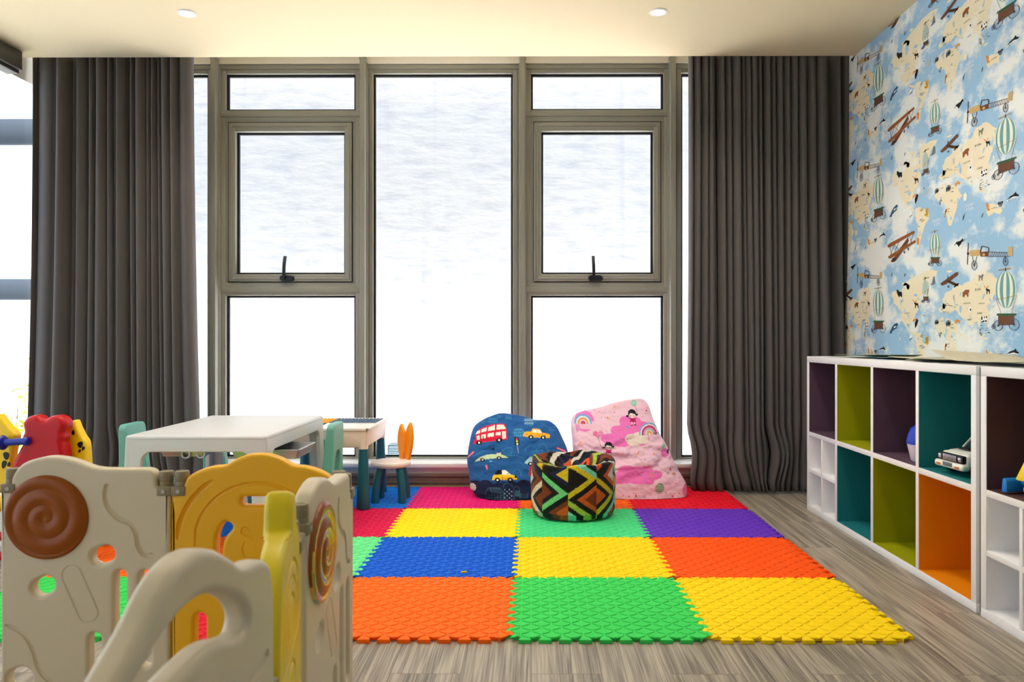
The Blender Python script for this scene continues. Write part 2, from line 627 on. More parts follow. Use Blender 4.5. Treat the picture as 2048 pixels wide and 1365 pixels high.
# print painting: shapes evaluated at points (N x 2)
class Paint:
    def __init__(s, P, base):
        s.P = P
        s.C = np.tile(np.array(base[:3], dtype=np.float32), (len(P), 1))
    def put(s, mask, col):
        s.C[mask] = np.array(col[:3], dtype=np.float32)
    def poly_mask(s, pts):
        x, y = s.P[:, 0], s.P[:, 1]
        m = np.zeros(len(x), bool)
        n = len(pts)
        for i in range(n):
            x1, y1 = pts[i]
            x2, y2 = pts[(i + 1) % n]
            c = ((y1 > y) != (y2 > y))
            with np.errstate(divide='ignore', invalid='ignore'):
                xi = (x2 - x1) * (y - y1) / ((y2 - y1) if y2 != y1 else 1e-9) + x1
            m ^= c & (x < xi)
        return m
    def poly(s, pts, col):
        s.put(s.poly_mask(pts), col)
    def ell(s, cx, cy, rx, ry, col, ang=0):
        a = math.radians(ang)
        dx, dy = s.P[:, 0] - cx, s.P[:, 1] - cy
        u = dx * math.cos(a) + dy * math.sin(a)
        v = -dx * math.sin(a) + dy * math.cos(a)
        s.put((u / rx) ** 2 + (v / ry) ** 2 < 1, col)
    def ring(s, cx, cy, r0, r1, col, ylim=None):
        r = np.hypot(s.P[:, 0] - cx, s.P[:, 1] - cy)
        m = (r > r0) & (r < r1)
        if ylim is not None:
            m &= s.P[:, 1] < ylim
        s.put(m, col)
    def line(s, pts, w, col):
        for (x1, y1), (x2, y2) in zip(pts, pts[1:]):
            dx, dy = x2 - x1, y2 - y1
            L2 = dx * dx + dy * dy + 1e-9
            t = np.clip(((s.P[:, 0] - x1) * dx + (s.P[:, 1] - y1) * dy) / L2, 0, 1)
            s.put(np.hypot(s.P[:, 0] - x1 - t * dx, s.P[:, 1] - y1 - t * dy) < w / 2, col)
    def star(s, cx, cy, r, col, rot=0):
        pts = []
        for k in range(10):
            rr = r if k % 2 == 0 else r * 0.42
            a = -PI / 2 + k * PI / 5 + rot
            pts.append((cx + rr * math.cos(a), cy + rr * math.sin(a)))
        s.poly(pts, col)

STROKES = {
    'U': [[(0, 0), (0, .8), (.3, 1), (.6, .8), (.6, 0)]], 'P': [[(0, 1), (0, 0), (.5, 0), (.6, .25), (.5, .5), (0, .5)]],
    'D': [[(0, 0), (0, 1), (.4, 1), (.6, .7), (.6, .3), (.4, 0), (0, 0)]], 'O': [[(.3, 0), (0, .3), (0, .7), (.3, 1), (.6, .7), (.6, .3), (.3, 0)]],
    'W': [[(0, 0), (.2, 1), (.4, .4), (.6, 1), (.8, 0)]], 'N': [[(0, 1), (0, 0), (.6, 1), (.6, 0)]], '9': [[(.6, .4), (.2, .4), (0, .2), (.3, 0), (.6, .2), (.6, 1)]],
}
def paint_text(p, txt, x, y, h, w, col):
    for ch in txt:
        for st in STROKES.get(ch, []):
            p.line([(x + a * h, y + b_ * h) for a, b_ in st], w, col)
        x += h * (1.05 if ch == 'W' else 0.9)
# ------------------------------------------------------------------ room shell
WX0, WX1 = -3.0, 1.87          # left glazing plane, right wall
YB = -2.6                       # wall behind the camera
CZ = 2.545                      # ceiling
YP = 4.545                       # where the curtain pocket starts
FY = 4.95                       # window frame plane
LY = 4.79                       # face of the low wall under the sill

bm = B(); box(bm, WX0 - 0.3, WX1 + 0.3, YB - 0.2, 5.1, -0.12, 0)
struct(build('floor', bm, 'oak_floor'))
bm = B()
box(bm, WX0 - 0.3, WX1 + 0.3, YB - 0.2, YP, CZ, CZ + 0.32)
box(bm, WX0 - 0.3, WX1 + 0.3, YP, 5.1, 2.70, CZ + 0.32)
struct(build('ceiling', bm, 'ceiling_paint'))
bm = B(); box(bm, WX0 - 0.3, WX1 + 0.3, YB - 0.2, YB, 0, CZ)
struct(build('wall_rear', bm, 'wall_white'))
# low wall under the windows, band above them
bm = B()
box(bm, WX0 - 0.1, WX1, LY, 5.1, 0, 0.125)
box(bm, WX0 - 0.1, WX1, 4.93, 5.1, 2.642, 2.70)
struct(build('wall_back', bm, 'wall_white'))
bm = B()
box(bm, WX0 - 0.1, WX1, LY - 0.035, 4.975, 0.125, 0.152, 0.006)
struct(build('trim_1', bm, 'sill_white'))
bm = B()
box(bm, WX0, WX1, LY - 0.016, LY, 0.0, 0.075, 0.003)
box(bm, WX0, WX1, LY - 0.024, LY, 0.068, 0.088, 0.005)
box(bm, WX0, WX1, LY - 0.02, LY, 0.03, 0.038, 0.002)
struct(build('baseboard_back', bm, 'trim_brown'))
bm = B()
box(bm, WX0, WX1, LY - 0.03, LY - 0.014, 0.0, 0.016, 0.004)
struct(build('trim_2', bm, mat('bead_tan', rgb(150, 128, 96), 0.6)))

# ------------------------------------------------------------------ left glazing (sliding doors seen on edge)
bm = B()
box(bm, WX0 - 0.02, WX0 + 0.10, YB, 4.46, 2.44, 2.545, 0.004)
box(bm, WX0 + 0.01, WX0 + 0.08, YB, 4.46, 2.42, 2.445, 0.002)
struct(build('trim_3', bm, 'beam_grey'))
bm = B(); box(bm, WX0 - 0.1, WX0, 4.46, 5.1, 2.44, 2.72)
struct(build('wall_left', bm, 'wall_white'))
r = struct(empty('window_1', (WX0, 1.2, 0)))
bm = B()
for y in (-2.6, -1.15, 0.35, 1.85, 3.35):
    box(bm, -0.03, 0.03, y - 1.2 - 0.03, y - 1.2 + 0.03, 0, 2.44, 0.004)
box(bm, -0.03, 0.03, -3.8, 3.75, 0, 0.06, 0.004)
build('frame', bm, 'frame_grey', r)
bm = B(); box(bm, -0.004, 0.004, -3.8, 3.75, 0.05, 2.44)
build('glass', bm, 'window_glass', r)

# ------------------------------------------------------------------ back windows
ZT, ZB = 2.642, 0.15
def bars(bm, x0, x1, z0, z1, w, ya, yb, chamfer=0.004):
    """frame ring: w = (left, right, bottom, top)"""
    l, rr, bt, tp = w
    box(bm, x0, x0 + l, ya, yb, z0, z1, chamfer)
    box(bm, x1 - rr, x1, ya, yb, z0, z1, chamfer)
    box(bm, x0 + l - 0.002, x1 - rr + 0.002, ya, yb, z0, z0 + bt, chamfer)
    box(bm, x0 + l - 0.002, x1 - rr + 0.002, ya, yb, z1 - tp, z1, chamfer)

def gasket(bm, x0, x1, z0, z1, y, t=0.012):
    bars(bm, x0, x1, z0, z1, (t, t, t, t), y, y + 0.02, 0)

MX = [-1.983, -1.0515, -0.0529, 0.8838]                    # mullion centres
for i, x in enumerate(MX):
    bm = B()
    box(bm, x - 0.016, x + 0.016, 4.88, 4.955, ZB, 2.665, 0.003)
    box(bm, x - 0.021, x + 0.021, 4.885, 4.96, 2.655, 2.675, 0.003)
    box(bm, x - 0.024, x + 0.024, 4.93, 5.02, ZB, 2.65, 0.002)
    for s in (-1, 1):
        box(bm, x + s * 0.012 - 0.002, x + s * 0.012 + 0.002, 4.8785, 4.882, ZB, 2.65)
    struct(build('trim_%d' % (4 + i), bm, 'frame_grey'))

def pane(root, x0, x1, z0, z1):
    bm = B(); box(bm, x0, x1, 4.985, 4.991, z0, z1)
    build('glass', bm, 'window_glass', root)

def fixed(n, x0, x1, split):
    """x0..x1 = clear opening at the frame plane"""
    root = struct(empty('window_%d' % n, ((x0 + x1) / 2, FY, ZB)))
    X0, X1 = x0 - (x0 + x1) / 2, x1 - (x0 + x1) / 2
    off = lambda bm_: [setattr(v, 'co', v.co - Vector((0, FY, ZB))) for v in bm_.verts]
    return root, X0, X1, off

def glazed(root, X0, X1, z0, z1, off):
    bm = B(); gasket(bm, X0, X1, z0, z1, 4.975); off(bm)
    build('gasket', bm, 'gasket_black', root)
    bm = B(); box(bm, X0, X1, 4.985, 4.991, z0, z1); off(bm)
    build('glass', bm, 'window_glass', root)

def make_fixed(n, x0, x1, fl, fr_):
    root, X0, X1, off = fixed(n, x0, x1, False)
    bm = B()
    bars(bm, X0 - fl, X1 + fr_, ZB, ZT, (fl, fr_, 0.012, 0.056), FY, 5.02)
    box(bm, X0 - fl, X1 + fr_, FY - 0.008, FY + 0.01, ZT - 0.03, ZT, 0.003)
    for s, xx in ((1, X0 - fl), (-1, X1 + fr_)):
        if fl and fr_:
            box(bm, xx + s * 0.014 - 0.003, xx + s * 0.014 + 0.003, FY - 0.004, FY + 0.01, ZB, ZT)
    off(bm)
    build('frame', bm, 'frame_grey', root)
    glazed(root, X0, X1, 0.160, 2.585, off)

def make_awning(n, x0, x1, hx, tilt):
    root, X0, X1, off = fixed(n, x0, x1, True)
    xm = (x0 + x1) / 2
    fw = 0.05
    bm = B()
    bars(bm, X0 - fw, X1 + fw, ZB, ZT, (fw, fw, 0.012, 0.056), FY, 5.02)
    box(bm, X0 - fw, X1 + fw, FY - 0.008, FY + 0.01, ZT - 0.03, ZT, 0.003)
    # transom bands above and below the sash
    box(bm, X0 - 0.004, X1 + 0.004, FY, 5.02, 2.277, 2.355, 0.003)
    box(bm, X0 - 0.03, X1 + 0.03, FY - 0.006, FY + 0.02, 2.312, 2.340, 0.003)
    box(bm, X0 - 0.004, X1 + 0.004, FY, 5.02, 1.183, 1.268, 0.003)
    box(bm, X0 - 0.03, X1 + 0.03, FY - 0.004, FY + 0.02, 1.200, 1.236, 0.003)
    for sx in (X0, X1):
        s = 1 if sx == X0 else -1
        box(bm, min(sx - s * 0.002, sx + s * 0.018), max(sx - s * 0.002, sx + s * 0.018), FY, 5.02, 1.268, 2.277, 0.002)
    off(bm)
    build('frame', bm, 'frame_grey', root)
    s0, s1 = X0 + 0.021, X1 - 0.021
    bm = B()
    bars(bm, s0, s1, 1.271, 2.274, (0.044, 0.044, 0.047, 0.056), FY - 0.012, 5.0, 0.004)
    bars(bm, s0 + 0.012, s1 - 0.012, 1.283, 2.262, (0.014, 0.014, 0.014, 0.016), FY - 0.016, FY, 0.003)
    off(bm)
    sash = build('sash', bm, 'frame_grey', root)
    bm = B()
    bars(bm, s0 - 0.005, s1 + 0.005, 1.266, 2.279, (0.004, 0.004, 0.004, 0.004), FY - 0.004, FY + 0.02, 0)
    off(bm)
    build('seal', bm, 'gasket_black', sash)
    for (a, b_, c, d) in ((X0, X1, 2.355, 2.585), (X0, X1, 0.160, 1.183), (s0 + 0.044, s1 - 0.044, 1.318, 2.218)):
        glazed(root, a, b_, c, d, off)
    # cam handle: oval base and lever
    hxl = hx - xm
    bm = B()
    t = bmesh.new()
    oval = [(p[0], p[1]) for p in capsule(0, 0, 0.056, 0.0185, 0)]
    for zz in (FY - 0.032, FY - 0.012):
        pass
    vs0 = [t.verts.new((hxl + p[0], FY - 0.013, 1.291 + p[1])) for p in oval]
    vs1 = [t.verts.new((hxl + p[0] * 0.9, FY - 0.036, 1.291 + p[1] * 0.85)) for p in oval]
    t.faces.new(vs0); t.faces.new(vs1[::-1])
    for k in range(len(oval)):
        t.faces.new((vs0[k], vs1[k], vs1[(k + 1) % len(oval)], vs0[(k + 1) % len(oval)]))
    _merge(bm, t)
    off(bm)
    hb = build('handle_base', bm, 'handle_black', root)
    bm = B()
    pts = [(hxl - 0.012 + tilt * q * 0.05 + 0.010 * q * q * tilt, FY - 0.045 - 0.012 * math.sin(q * PI), 1.29 + 0.138 * q) for q in [k / 8 for k in range(9)]]
    for q in range(8):
        a, c = pts[q], pts[q + 1]
        w = 0.009
        hexa(bm, [(a[0] - w, a[1], a[2]), (a[0] + w, a[1], a[2]), (a[0] + w, a[1] + 0.012, a[2]), (a[0] - w, a[1] + 0.012, a[2])],
             [(c[0] - w, c[1], c[2]), (c[0] + w, c[1], c[2]), (c[0] + w, c[1] + 0.012, c[2]), (c[0] - w, c[1] + 0.012, c[2])])
    box(bm, hxl - 0.022, hxl - 0.002, FY - 0.047, FY - 0.02, 1.284, 1.300, 0.003)
    off(bm)
    build('handle_lever', bm, 'handle_black', root)

make_fixed(2, WX0 + 0.06, -2.043, 0.04, 0.036)
make_awning(3, -1.930, -1.109, (573 - VX) / FPX * 4.93, 0.12)
make_fixed(4, -0.998, -0.115, 0.032, 0.040)
make_awning(5, 0.0, 0.8355, (1191 - VX) / FPX * 4.93, -0.08)
make_fixed(6, 0.946, WX1 - 0.02, 0.04, 0.03)

# ------------------------------------------------------------------ ceiling lights
def downlight(x, y, label, seen=True):
    root = empty('downlight', (x, y, CZ))
    tag(root, label, 'ceiling light', 'recessed ceiling downlights')
    bm = B()
    lathe(bm, [(0.030, -0.001), (0.034, -0.005), (0.044, -0.006), (0.047, -0.003), (0.047, 0.0)], 36)
    build('ring', bm, 'chrome' if False else 'white_plastic', root)
    bm = B()
    lathe(bm, [(0.0, -0.004), (0.018, -0.0035), (0.031, -0.001), (0.031, 0.0)], 32)
    build('lens', bm, 'lamp_lens', root)
    l = D.lights.new('downlight_beam', 'SPOT')
    l.energy = DL_W
    l.color = (1.0, 0.88, 0.70)
    l.spot_size = math.radians(140)
    l.spot_blend = 0.8
    l.shadow_soft_size = 0.03
    o = link(D.objects.new('downlight_beam', l))
    o.parent = root
    o.location = (0, 0, -0.015)
DL_W = 24
downlight(-1.727, 3.93, 'small round lit downlight in the ceiling in front of the left curtain')
downlight(0.636, 3.93, 'small round lit downlight in the ceiling in front of the right awning window')
# fill spots added above the mats, out of view, to brighten the room
for x in (-1.9, -0.45, 0.9):
    for y in (3.3, 2.35):
        l = D.lights.new('fill_spot', 'SPOT')
        l.energy = 32
        l.color = (1.0, 0.92, 0.81)
        l.spot_size = math.radians(150)
        l.spot_blend = 0.8
        l.shadow_soft_size = 0.12
        o = link(D.objects.new('fill_spot', l))
        o.location = (x, y, CZ - 0.02)

# ------------------------------------------------------------------ outside
bm = B(); box(bm, -3.9, 6.5, 6.8, 7.1, -3, 4.6)
struct(build('wall_outside', bm, 'plaster'))
bm = B(); box(bm, -3.9, 6.5, 5.1, 6.8, -0.6, -0.5); struct(build('bounce_slab_outside', bm, mat('bounce_pale', rgb(230, 230, 228), 0.9)))  # unseen pale slab added to bounce sun up onto the ceiling
bm = B(); box(bm, -16, 8, 5.3, 20, -3.2, -3.0)
struct(build('ground_outside', bm, mat('paving', rgb(205, 203, 198), 0.9)))
root = struct(empty('building_outside', (-7.5, 10.5, -3)))
bm = B(); box(bm, -7, 2.9, 0, 4, 0, 9.5)
build('facade', bm, 'facade_white', root)
for (za, zb) in ((3.86, 3.52), (1.72, 1.44)):
    bm = B(); box(bm, -7, 2.9, -0.06, 0.02, zb + 3, za + 3, 0.01)
    w = build('window_band', bm, 'outside_ledge', root)
    bm = B()
    for k in range(8):
        box(bm, -0.35 - k * 0.62, 0.05 - k * 0.62, -0.09, -0.05, zb + 3.03, za + 2.97)
    build('shutter', bm, 'outside_glass', w)
# small vent on the outside wall, seen through the middle window
root = empty('wall_vent', at(795, 901, 6.78))
tag(root, 'small pale framed vent on the white outside wall, seen low through the middle window', 'vent')
bm = B(); box(bm, -0.083, 0.083, -0.02, 0.015, -0.046, 0.046, 0.004)
build('frame', bm, mat('vent_frame', rgb(30, 52, 60), 0.6), root)
bm = B()
for k in range(5):
    box(bm, -0.072, 0.062, -0.03, -0.018, -0.034 + k * 0.0145, -0.026 + k * 0.0145, 0.002)
build('louvre', bm, mat('vent_blue', rgb(96, 116, 132), 0.6), root)

# leafy shrub outside the left glazing
def shrub(name, base, top, n, label, m_leaf, spread, seed):
    rnd = random.Random(seed)
    root = empty(name, base)
    tag(root, label, 'shrub')
    h = top
    bm = B()
    tips = []
    for k in range(9):
        a = rnd.uniform(0, 2 * PI)
        tip = Vector((math.cos(a) * spread * rnd.uniform(.4, 1), math.sin(a) * spread * rnd.uniform(.4, 1), h * rnd.uniform(.75, 1)))
        mid = tip * 0.5 + Vector((0, 0, h * 0.12))
        tube(bm, [(0, 0, 0), mid, tip], [0.014, 0.009, 0.004], 6)
        tips.append((mid, tip))
    build('stem', bm, 'twig', root)
    bm = B()
    for k in range(n):
        mid, tip = rnd.choice(tips)
        p = mid.lerp(tip, rnd.uniform(0.1, 1.05)) + Vector((rnd.gauss(0, .07), rnd.gauss(0, .07), rnd.gauss(0, .06)))
        L = rnd.uniform(.05, .10)
        d = Vector((rnd.gauss(0, 1), rnd.gauss(0, 1), rnd.gauss(0.2, .6))).normalized()
        s = d.cross(Vector((rnd.gauss(0, 1), rnd.gauss(0, 1), 1))).normalized()
        nrm = d.cross(s)
        q = [p, p + d * L * .5 + s * L * .22 + nrm * L * .05, p + d * L, p + d * L * .5 - s * L * .22 + nrm * L * .05]
        bm.faces.new([bm.verts.new(v) for v in q])
    build('foliage', bm, m_leaf, root)
shrub('leafy_shrub', (-4.35, 6.4, -3.0), 3.35, 900, 'bright green leafy shrub outside the glazing behind the yellow rocking toy', 'leaf_green', 0.55, 3)
shrub('leafy_shrub', (-4.9, 7.3, -3.0), 3.6, 600, 'yellowish thin leafy shrub outside, behind the bright green one', 'leaf_yellow', 0.5, 5)

# ------------------------------------------------------------------ curtains
def curtain(name, edges, Yc, top, bot, label, flare, seed, lean=0.0):
    """edges: list of (px_left, px_right, depth) bulges at the top"""
    rnd = random.Random(seed)
    xs, ys, rs = [], [], []
    for (a, c, dpt) in edges:
        xa, xb = (a - VX) / FPX * Yc, (c - VX) / FPX * Yc
        w = xb - xa
        sk = rnd.uniform(-0.18, 0.18)
        for k in range(11):
            t = k / 10 if (a, c, dpt) == edges[-1] else k / 11
            tt = min(1, max(0, t + sk * math.sin(PI * t)))
            y = Yc + 0.05 + dpt - (0.045 + 0.25 * min(w, 0.1)) * (max(0.0, math.sin(PI * tt)) ** 0.62)
            xs.append(xa + w * t); ys.append(y); rs.append(rnd.random())
    n = len(xs)
    H = 46
    bm = B()
    ph = [rnd.uniform(0, 6.28) for _ in range(6)]
    grid = []
    for j in range(H + 1):
        v = j / H                                         # 0 top, 1 bottom
        z = top + (bot - top) * v
        row = []
        for i in range(n):
            u = i / (n - 1)
            x = xs[i] + flare * (u - 0.5) * v * v + lean * v
            x += 0.010 * v * math.sin(9 * u + ph[0]) + 0.006 * v * math.sin(31 * u + ph[1] + 2 * v)
            y = ys[i] + 0.012 * v * math.sin(7 * u + ph[2] + 1.5 * v)
            if v > 0.86:                                  # soft buckle above the hem
                q = (v - 0.86) / 0.14
                x += 0.028 * math.sin(PI * min(1, q * 1.25)) * (0.4 + 0.8 * math.sin(13 * u + ph[3]))
                x += 0.05 * q * q * (0.3 + 0.7 * math.sin(5 * u + ph[4])) * (1 if flare >= 0 else 0.5)
                y -= 0.02 * math.sin(PI * q) * math.sin(23 * u + ph[5])
            row.append(bm.verts.new((x, y, z)))
        grid.append(row)
    for j in range(H):
        for i in range(n - 1):
            bm.faces.new((grid[j][i], grid[j][i + 1], grid[j + 1][i + 1], grid[j + 1][i]))
    o = build(name, bm, 'curtain_grey', angle=180)
    sd = o.modifiers.new('thickness', 'SOLIDIFY')
    sd.thickness = 0.0025
    tag(o, label, 'curtain')
    return o

L_ED = [(52, 58, 0.03), (58, 106, 0.03), (106, 128, -0.02), (128, 146, 0.06), (146, 167, 0.0), (167, 183, .005), (183, 204, -.005), (204, 218, 0.01), (218, 226, 0.02),
        (226, 246, -.005), (246, 254, 0.05), (254, 265, 0.0), (265, 286, -.01), (286, 297, .01), (297, 308, 0.0), (308, 318, .01), (318, 337, -.02), (337, 352, -0.03), (352, 380, -0.01)]
R_ED = [(1380, 1387, 0.0), (1387, 1403, 0.0), (1403, 1418, 0.0), (1418, 1429, -.005), (1429, 1436, 0.05), (1436, 1450, 0.0), (1450, 1464, .005), (1464, 1482, -.005), (1482, 1491, 0.01),
        (1491, 1503, 0.0), (1503, 1516, -.005), (1516, 1525, 0.0), (1525, 1530, 0.06), (1530, 1541, -.01), (1541, 1553, .005), (1553, 1567, 0.0), (1567, 1582, .005), (1582, 1597, 0.0), (1597, 1614, -.005),
        (1614, 1633, 0.0), (1633, 1652, -.005), (1652, 1668, 0.075), (1668, 1686, 0.03), (1686, 1691, 0.08), (1691, 1709, 0.035)]
curtain('curtain', L_ED, 4.60, 2.60, 0.012, 'dark grey pleated curtain beside the left glazing, behind the white kids table', 0.08, 11)
curtain('curtain', R_ED, 4.60, 2.60, 0.014, 'dark grey pleated curtain between the right window and the map wallpaper', 0.05, 12, 0.02)
# ------------------------------------------------------------------ map wallpaper on the right wall
bm = B(); box(bm, WX1, WX1 + 0.12, YB, 5.1, 0, 2.72)
LAYER = [0]
wall_mats = ['paper_sky', 'paper_land']
WCOL = {}
def wc(name, c):
    if name not in WCOL:
        mat('print_' + name, rgb(*c), 0.6, 0.2)
        wall_mats.append('print_' + name)
        WCOL[name] = len(wall_mats) - 1
    return WCOL[name]
for nm, c in (('teal', (112, 166, 166)), ('cream', (236, 236, 222)), ('gold', (176, 140, 70)), ('brown', (112, 74, 52)), ('dkbrown', (74, 50, 38)), ('tan', (206, 172, 116)),
              ('green', (58, 98, 72)), ('ring', (88, 96, 120)), ('black', (30, 32, 38)), ('navy', (54, 92, 120)), ('orange', (232, 142, 40)), ('grey', (120, 126, 130)), ('ltgrey', (190, 194, 192)),
              ('white', (244, 246, 246)), ('rust', (150, 90, 48)), ('text', (96, 90, 76)), ('lake', (160, 198, 226)), ('yellow', (226, 176, 60))):
    wc(nm, c)
PU, PV = 1.133, 0.605
Z_LO, Z_HI, Y_LO, Y_HI = 0.79, 2.545, 2.25, 4.86

def wp(cx, cy):
    """design sheet units -> place on the wall (Y along the wall, Z up)"""
    px, py = 1690 + cx / 3.592, 360 + cy / 3.592
    Y = FPX * WX1 / (px - VX)
    return (Y, CH - (py - VY) / FPX * Y)

def clip(poly):
    def cut(P, f, inter):
        out = []
        for i in range(len(P)):
            a, b_ = P[i], P[(i + 1) % len(P)]
            fa, fb = f(a), f(b_)
            if fa >= 0:
                out.append(a)
            if (fa >= 0) != (fb >= 0):
                t = fa / (fa - fb)
                out.append((a[0] + (b_[0] - a[0]) * t, a[1] + (b_[1] - a[1]) * t))
        return out
    for f in (lambda p: p[0] - Y_LO, lambda p: Y_HI - p[0], lambda p: p[1] - Z_LO, lambda p: Z_HI - p[1]):
        poly = cut(poly, f, None)
        if len(poly) < 3:
            return []
    return poly

from mathutils.geometry import tessellate_polygon
def wpoly_w(P, mi, lift):
    """polygon given in wall metres, repeated with the paper's pattern"""
    ys = [p[0] for p in P]; zs = [p[1] for p in P]
    tris = tessellate_polygon([[Vector((p[0], p[1], 0)) for p in P]])
    for ku in range(-3, 4):
        if max(ys) + ku * PU < Y_LO or min(ys) + ku * PU > Y_HI:
            continue
        for kv in range(-3, 5):
            if max(zs) + kv * PV < Z_LO or min(zs) + kv * PV > Z_HI:
                continue
            inside = min(ys) + ku * PU > Y_LO and max(ys) + ku * PU < Y_HI and min(zs) + kv * PV > Z_LO and max(zs) + kv * PV < Z_HI
            Q = [(p[0] + ku * PU, p[1] + kv * PV) for p in P]
            if inside:
                vs = [bm.verts.new((WX1 - lift, q[0], q[1])) for q in Q]
                for t in tris:
                    try:
                        f = bm.faces.new([vs[i] for i in t]); f.material_index = mi
                    except ValueError:
                        pass
            else:
                for t in tris:
                    c = clip([Q[i] for i in t])
                    if c:
                        f = bm.faces.new([bm.verts.new((WX1 - lift, q[0], q[1])) for q in c]); f.material_index = mi

def W(pts, col, lift=2):
    wpoly_w([wp(*p) for p in pts], WCOL[col] if isinstance(col, str) else col, lift * 0.00025)
def We(cx, cy, rx, ry, col, lift=2, n=18, ang=0):
    a = math.radians(ang)
    W([(cx + rx * math.cos(t) * math.cos(a) - ry * math.sin(t) * math.sin(a), cy + rx * math.cos(t) * math.sin(a) + ry * math.sin(t) * math.cos(a)) for t in [2 * PI * k / n for k in range(n)]], col, lift)
def Wl(pts, w, col, lift=2):
    for (x1, y1), (x2, y2) in zip(pts, pts[1:]):
        L = math.hypot(x2 - x1, y2 - y1) or 1
        nx, ny = -(y2 - y1) / L * w / 2, (x2 - x1) / L * w / 2
        W([(x1 + nx, y1 + ny), (x2 + nx, y2 + ny), (x2 - nx, y2 - ny), (x1 - nx, y1 - ny)], col, lift)
def Wring(cx, cy, rx, ry, w, col, lift=2, spokes=0):
    n = 22
    for k in range(n):
        a, c = 2 * PI * k / n, 2 * PI * (k + 1) / n
        W([(cx + rx * math.cos(a), cy + ry * math.sin(a)), (cx + rx * math.cos(c), cy + ry * math.sin(c)),
           (cx + (rx - w) * math.cos(c), cy + (ry - w) * math.sin(c)), (cx + (rx - w) * math.cos(a), cy + (ry - w) * math.sin(a))], col, lift)
    for k in range(spokes):
        a = 2 * PI * k / spokes
        Wl([(cx, cy), (cx + rx * math.cos(a), cy + ry * math.sin(a))], w * 0.35, col, lift)
    We(cx, cy, w * 1.6, w * 1.6, col, lift, 8)

rw = random.Random(5)
def rough(pts, amp=7, n=3):
    out = []
    for i in range(len(pts)):
        a, c = pts[i], pts[(i + 1) % len(pts)]
        for k in range(n):
            t = k / n
            j = amp if k else amp * 0.3
            out.append((a[0] + (c[0] - a[0]) * t + rw.uniform(-j, j), a[1] + (c[1] - a[1]) * t + rw.uniform(-j, j)))
    return out
LAND = 1
W(rough([(320, 910), (345, 870), (320, 835), (345, 800), (400, 800), (420, 740), (470, 705), (540, 670), (600, 650), (655, 655), (640, 690), (610, 720), (600, 760), (560, 800), (540, 850), (530, 900),
   (520, 940), (500, 960), (490, 1000), (470, 1030), (440, 1045), (450, 1075), (480, 1095), (500, 1110), (485, 1118), (450, 1085), (425, 1050), (400, 1000), (385, 950), (370, 910), (345, 890)], 5), LAND, 1)
W(rough([(498, 205), (530, 197), (575, 220), (597, 255), (595, 285), (570, 325), (552, 380), (535, 430), (523, 470), (520, 505), (508, 490), (512, 430), (512, 350), (500, 290), (494, 235)], 4), LAND, 1)
W(rough([(650, 70), (700, 30), (760, 35), (800, 55), (812, 98), (836, 112), (802, 165), (790, 220), (772, 275), (752, 334), (736, 332), (716, 250), (715, 205), (700, 165), (660, 155), (640, 112)], 4), LAND, 1)
W(rough([(690, 860), (720, 805), (760, 790), (780, 742), (830, 760), (900, 722), (930, 662), (1000, 642), (1060, 700), (1092, 722), (1082, 800), (1052, 850), (1030, 900), (1020, 950), (1030, 990), (1010, 1030),
   (980, 1020), (960, 1040), (985, 1090), (965, 1082), (940, 1030), (915, 1022), (900, 1075), (880, 1040), (860, 1002), (830, 990), (800, 962), (790, 932), (730, 962), (700, 950), (670, 962), (665, 925), (690, 915)], 5), LAND, 1)
W(rough([(1003, 235), (1010, 192), (1040, 170), (1075, 182), (1100, 190), (1122, 222), (1100, 252), (1060, 238), (1020, 266)], 4), LAND, 1)
for (x, y, rx, ry) in ((980, 1110, 10, 18), (1000, 1140, 22, 7), (960, 1120, 9, 14), (1055, 920, 8, 24), (850, 1130, 12, 26), (740, 660, 22, 8), (420, 750, 24, 10), (470, 690, 14, 12), (700, 910, 12, 20), (445, 770, 12, 20)):
    W(rough([(x + rx * math.cos(t), y + ry * math.sin(t)) for t in [2 * PI * k / 10 for k in range(10)]], 3, 2), LAND, 1)
for (x, y, rx, ry, a) in ((985, 840, 5, 22, 20), (820, 930, 8, 26, 0), (790, 900, 10, 6, 0), (500, 830, 14, 10, 0)):
    We(x, y, rx, ry, 'lake', 2, 12, a)

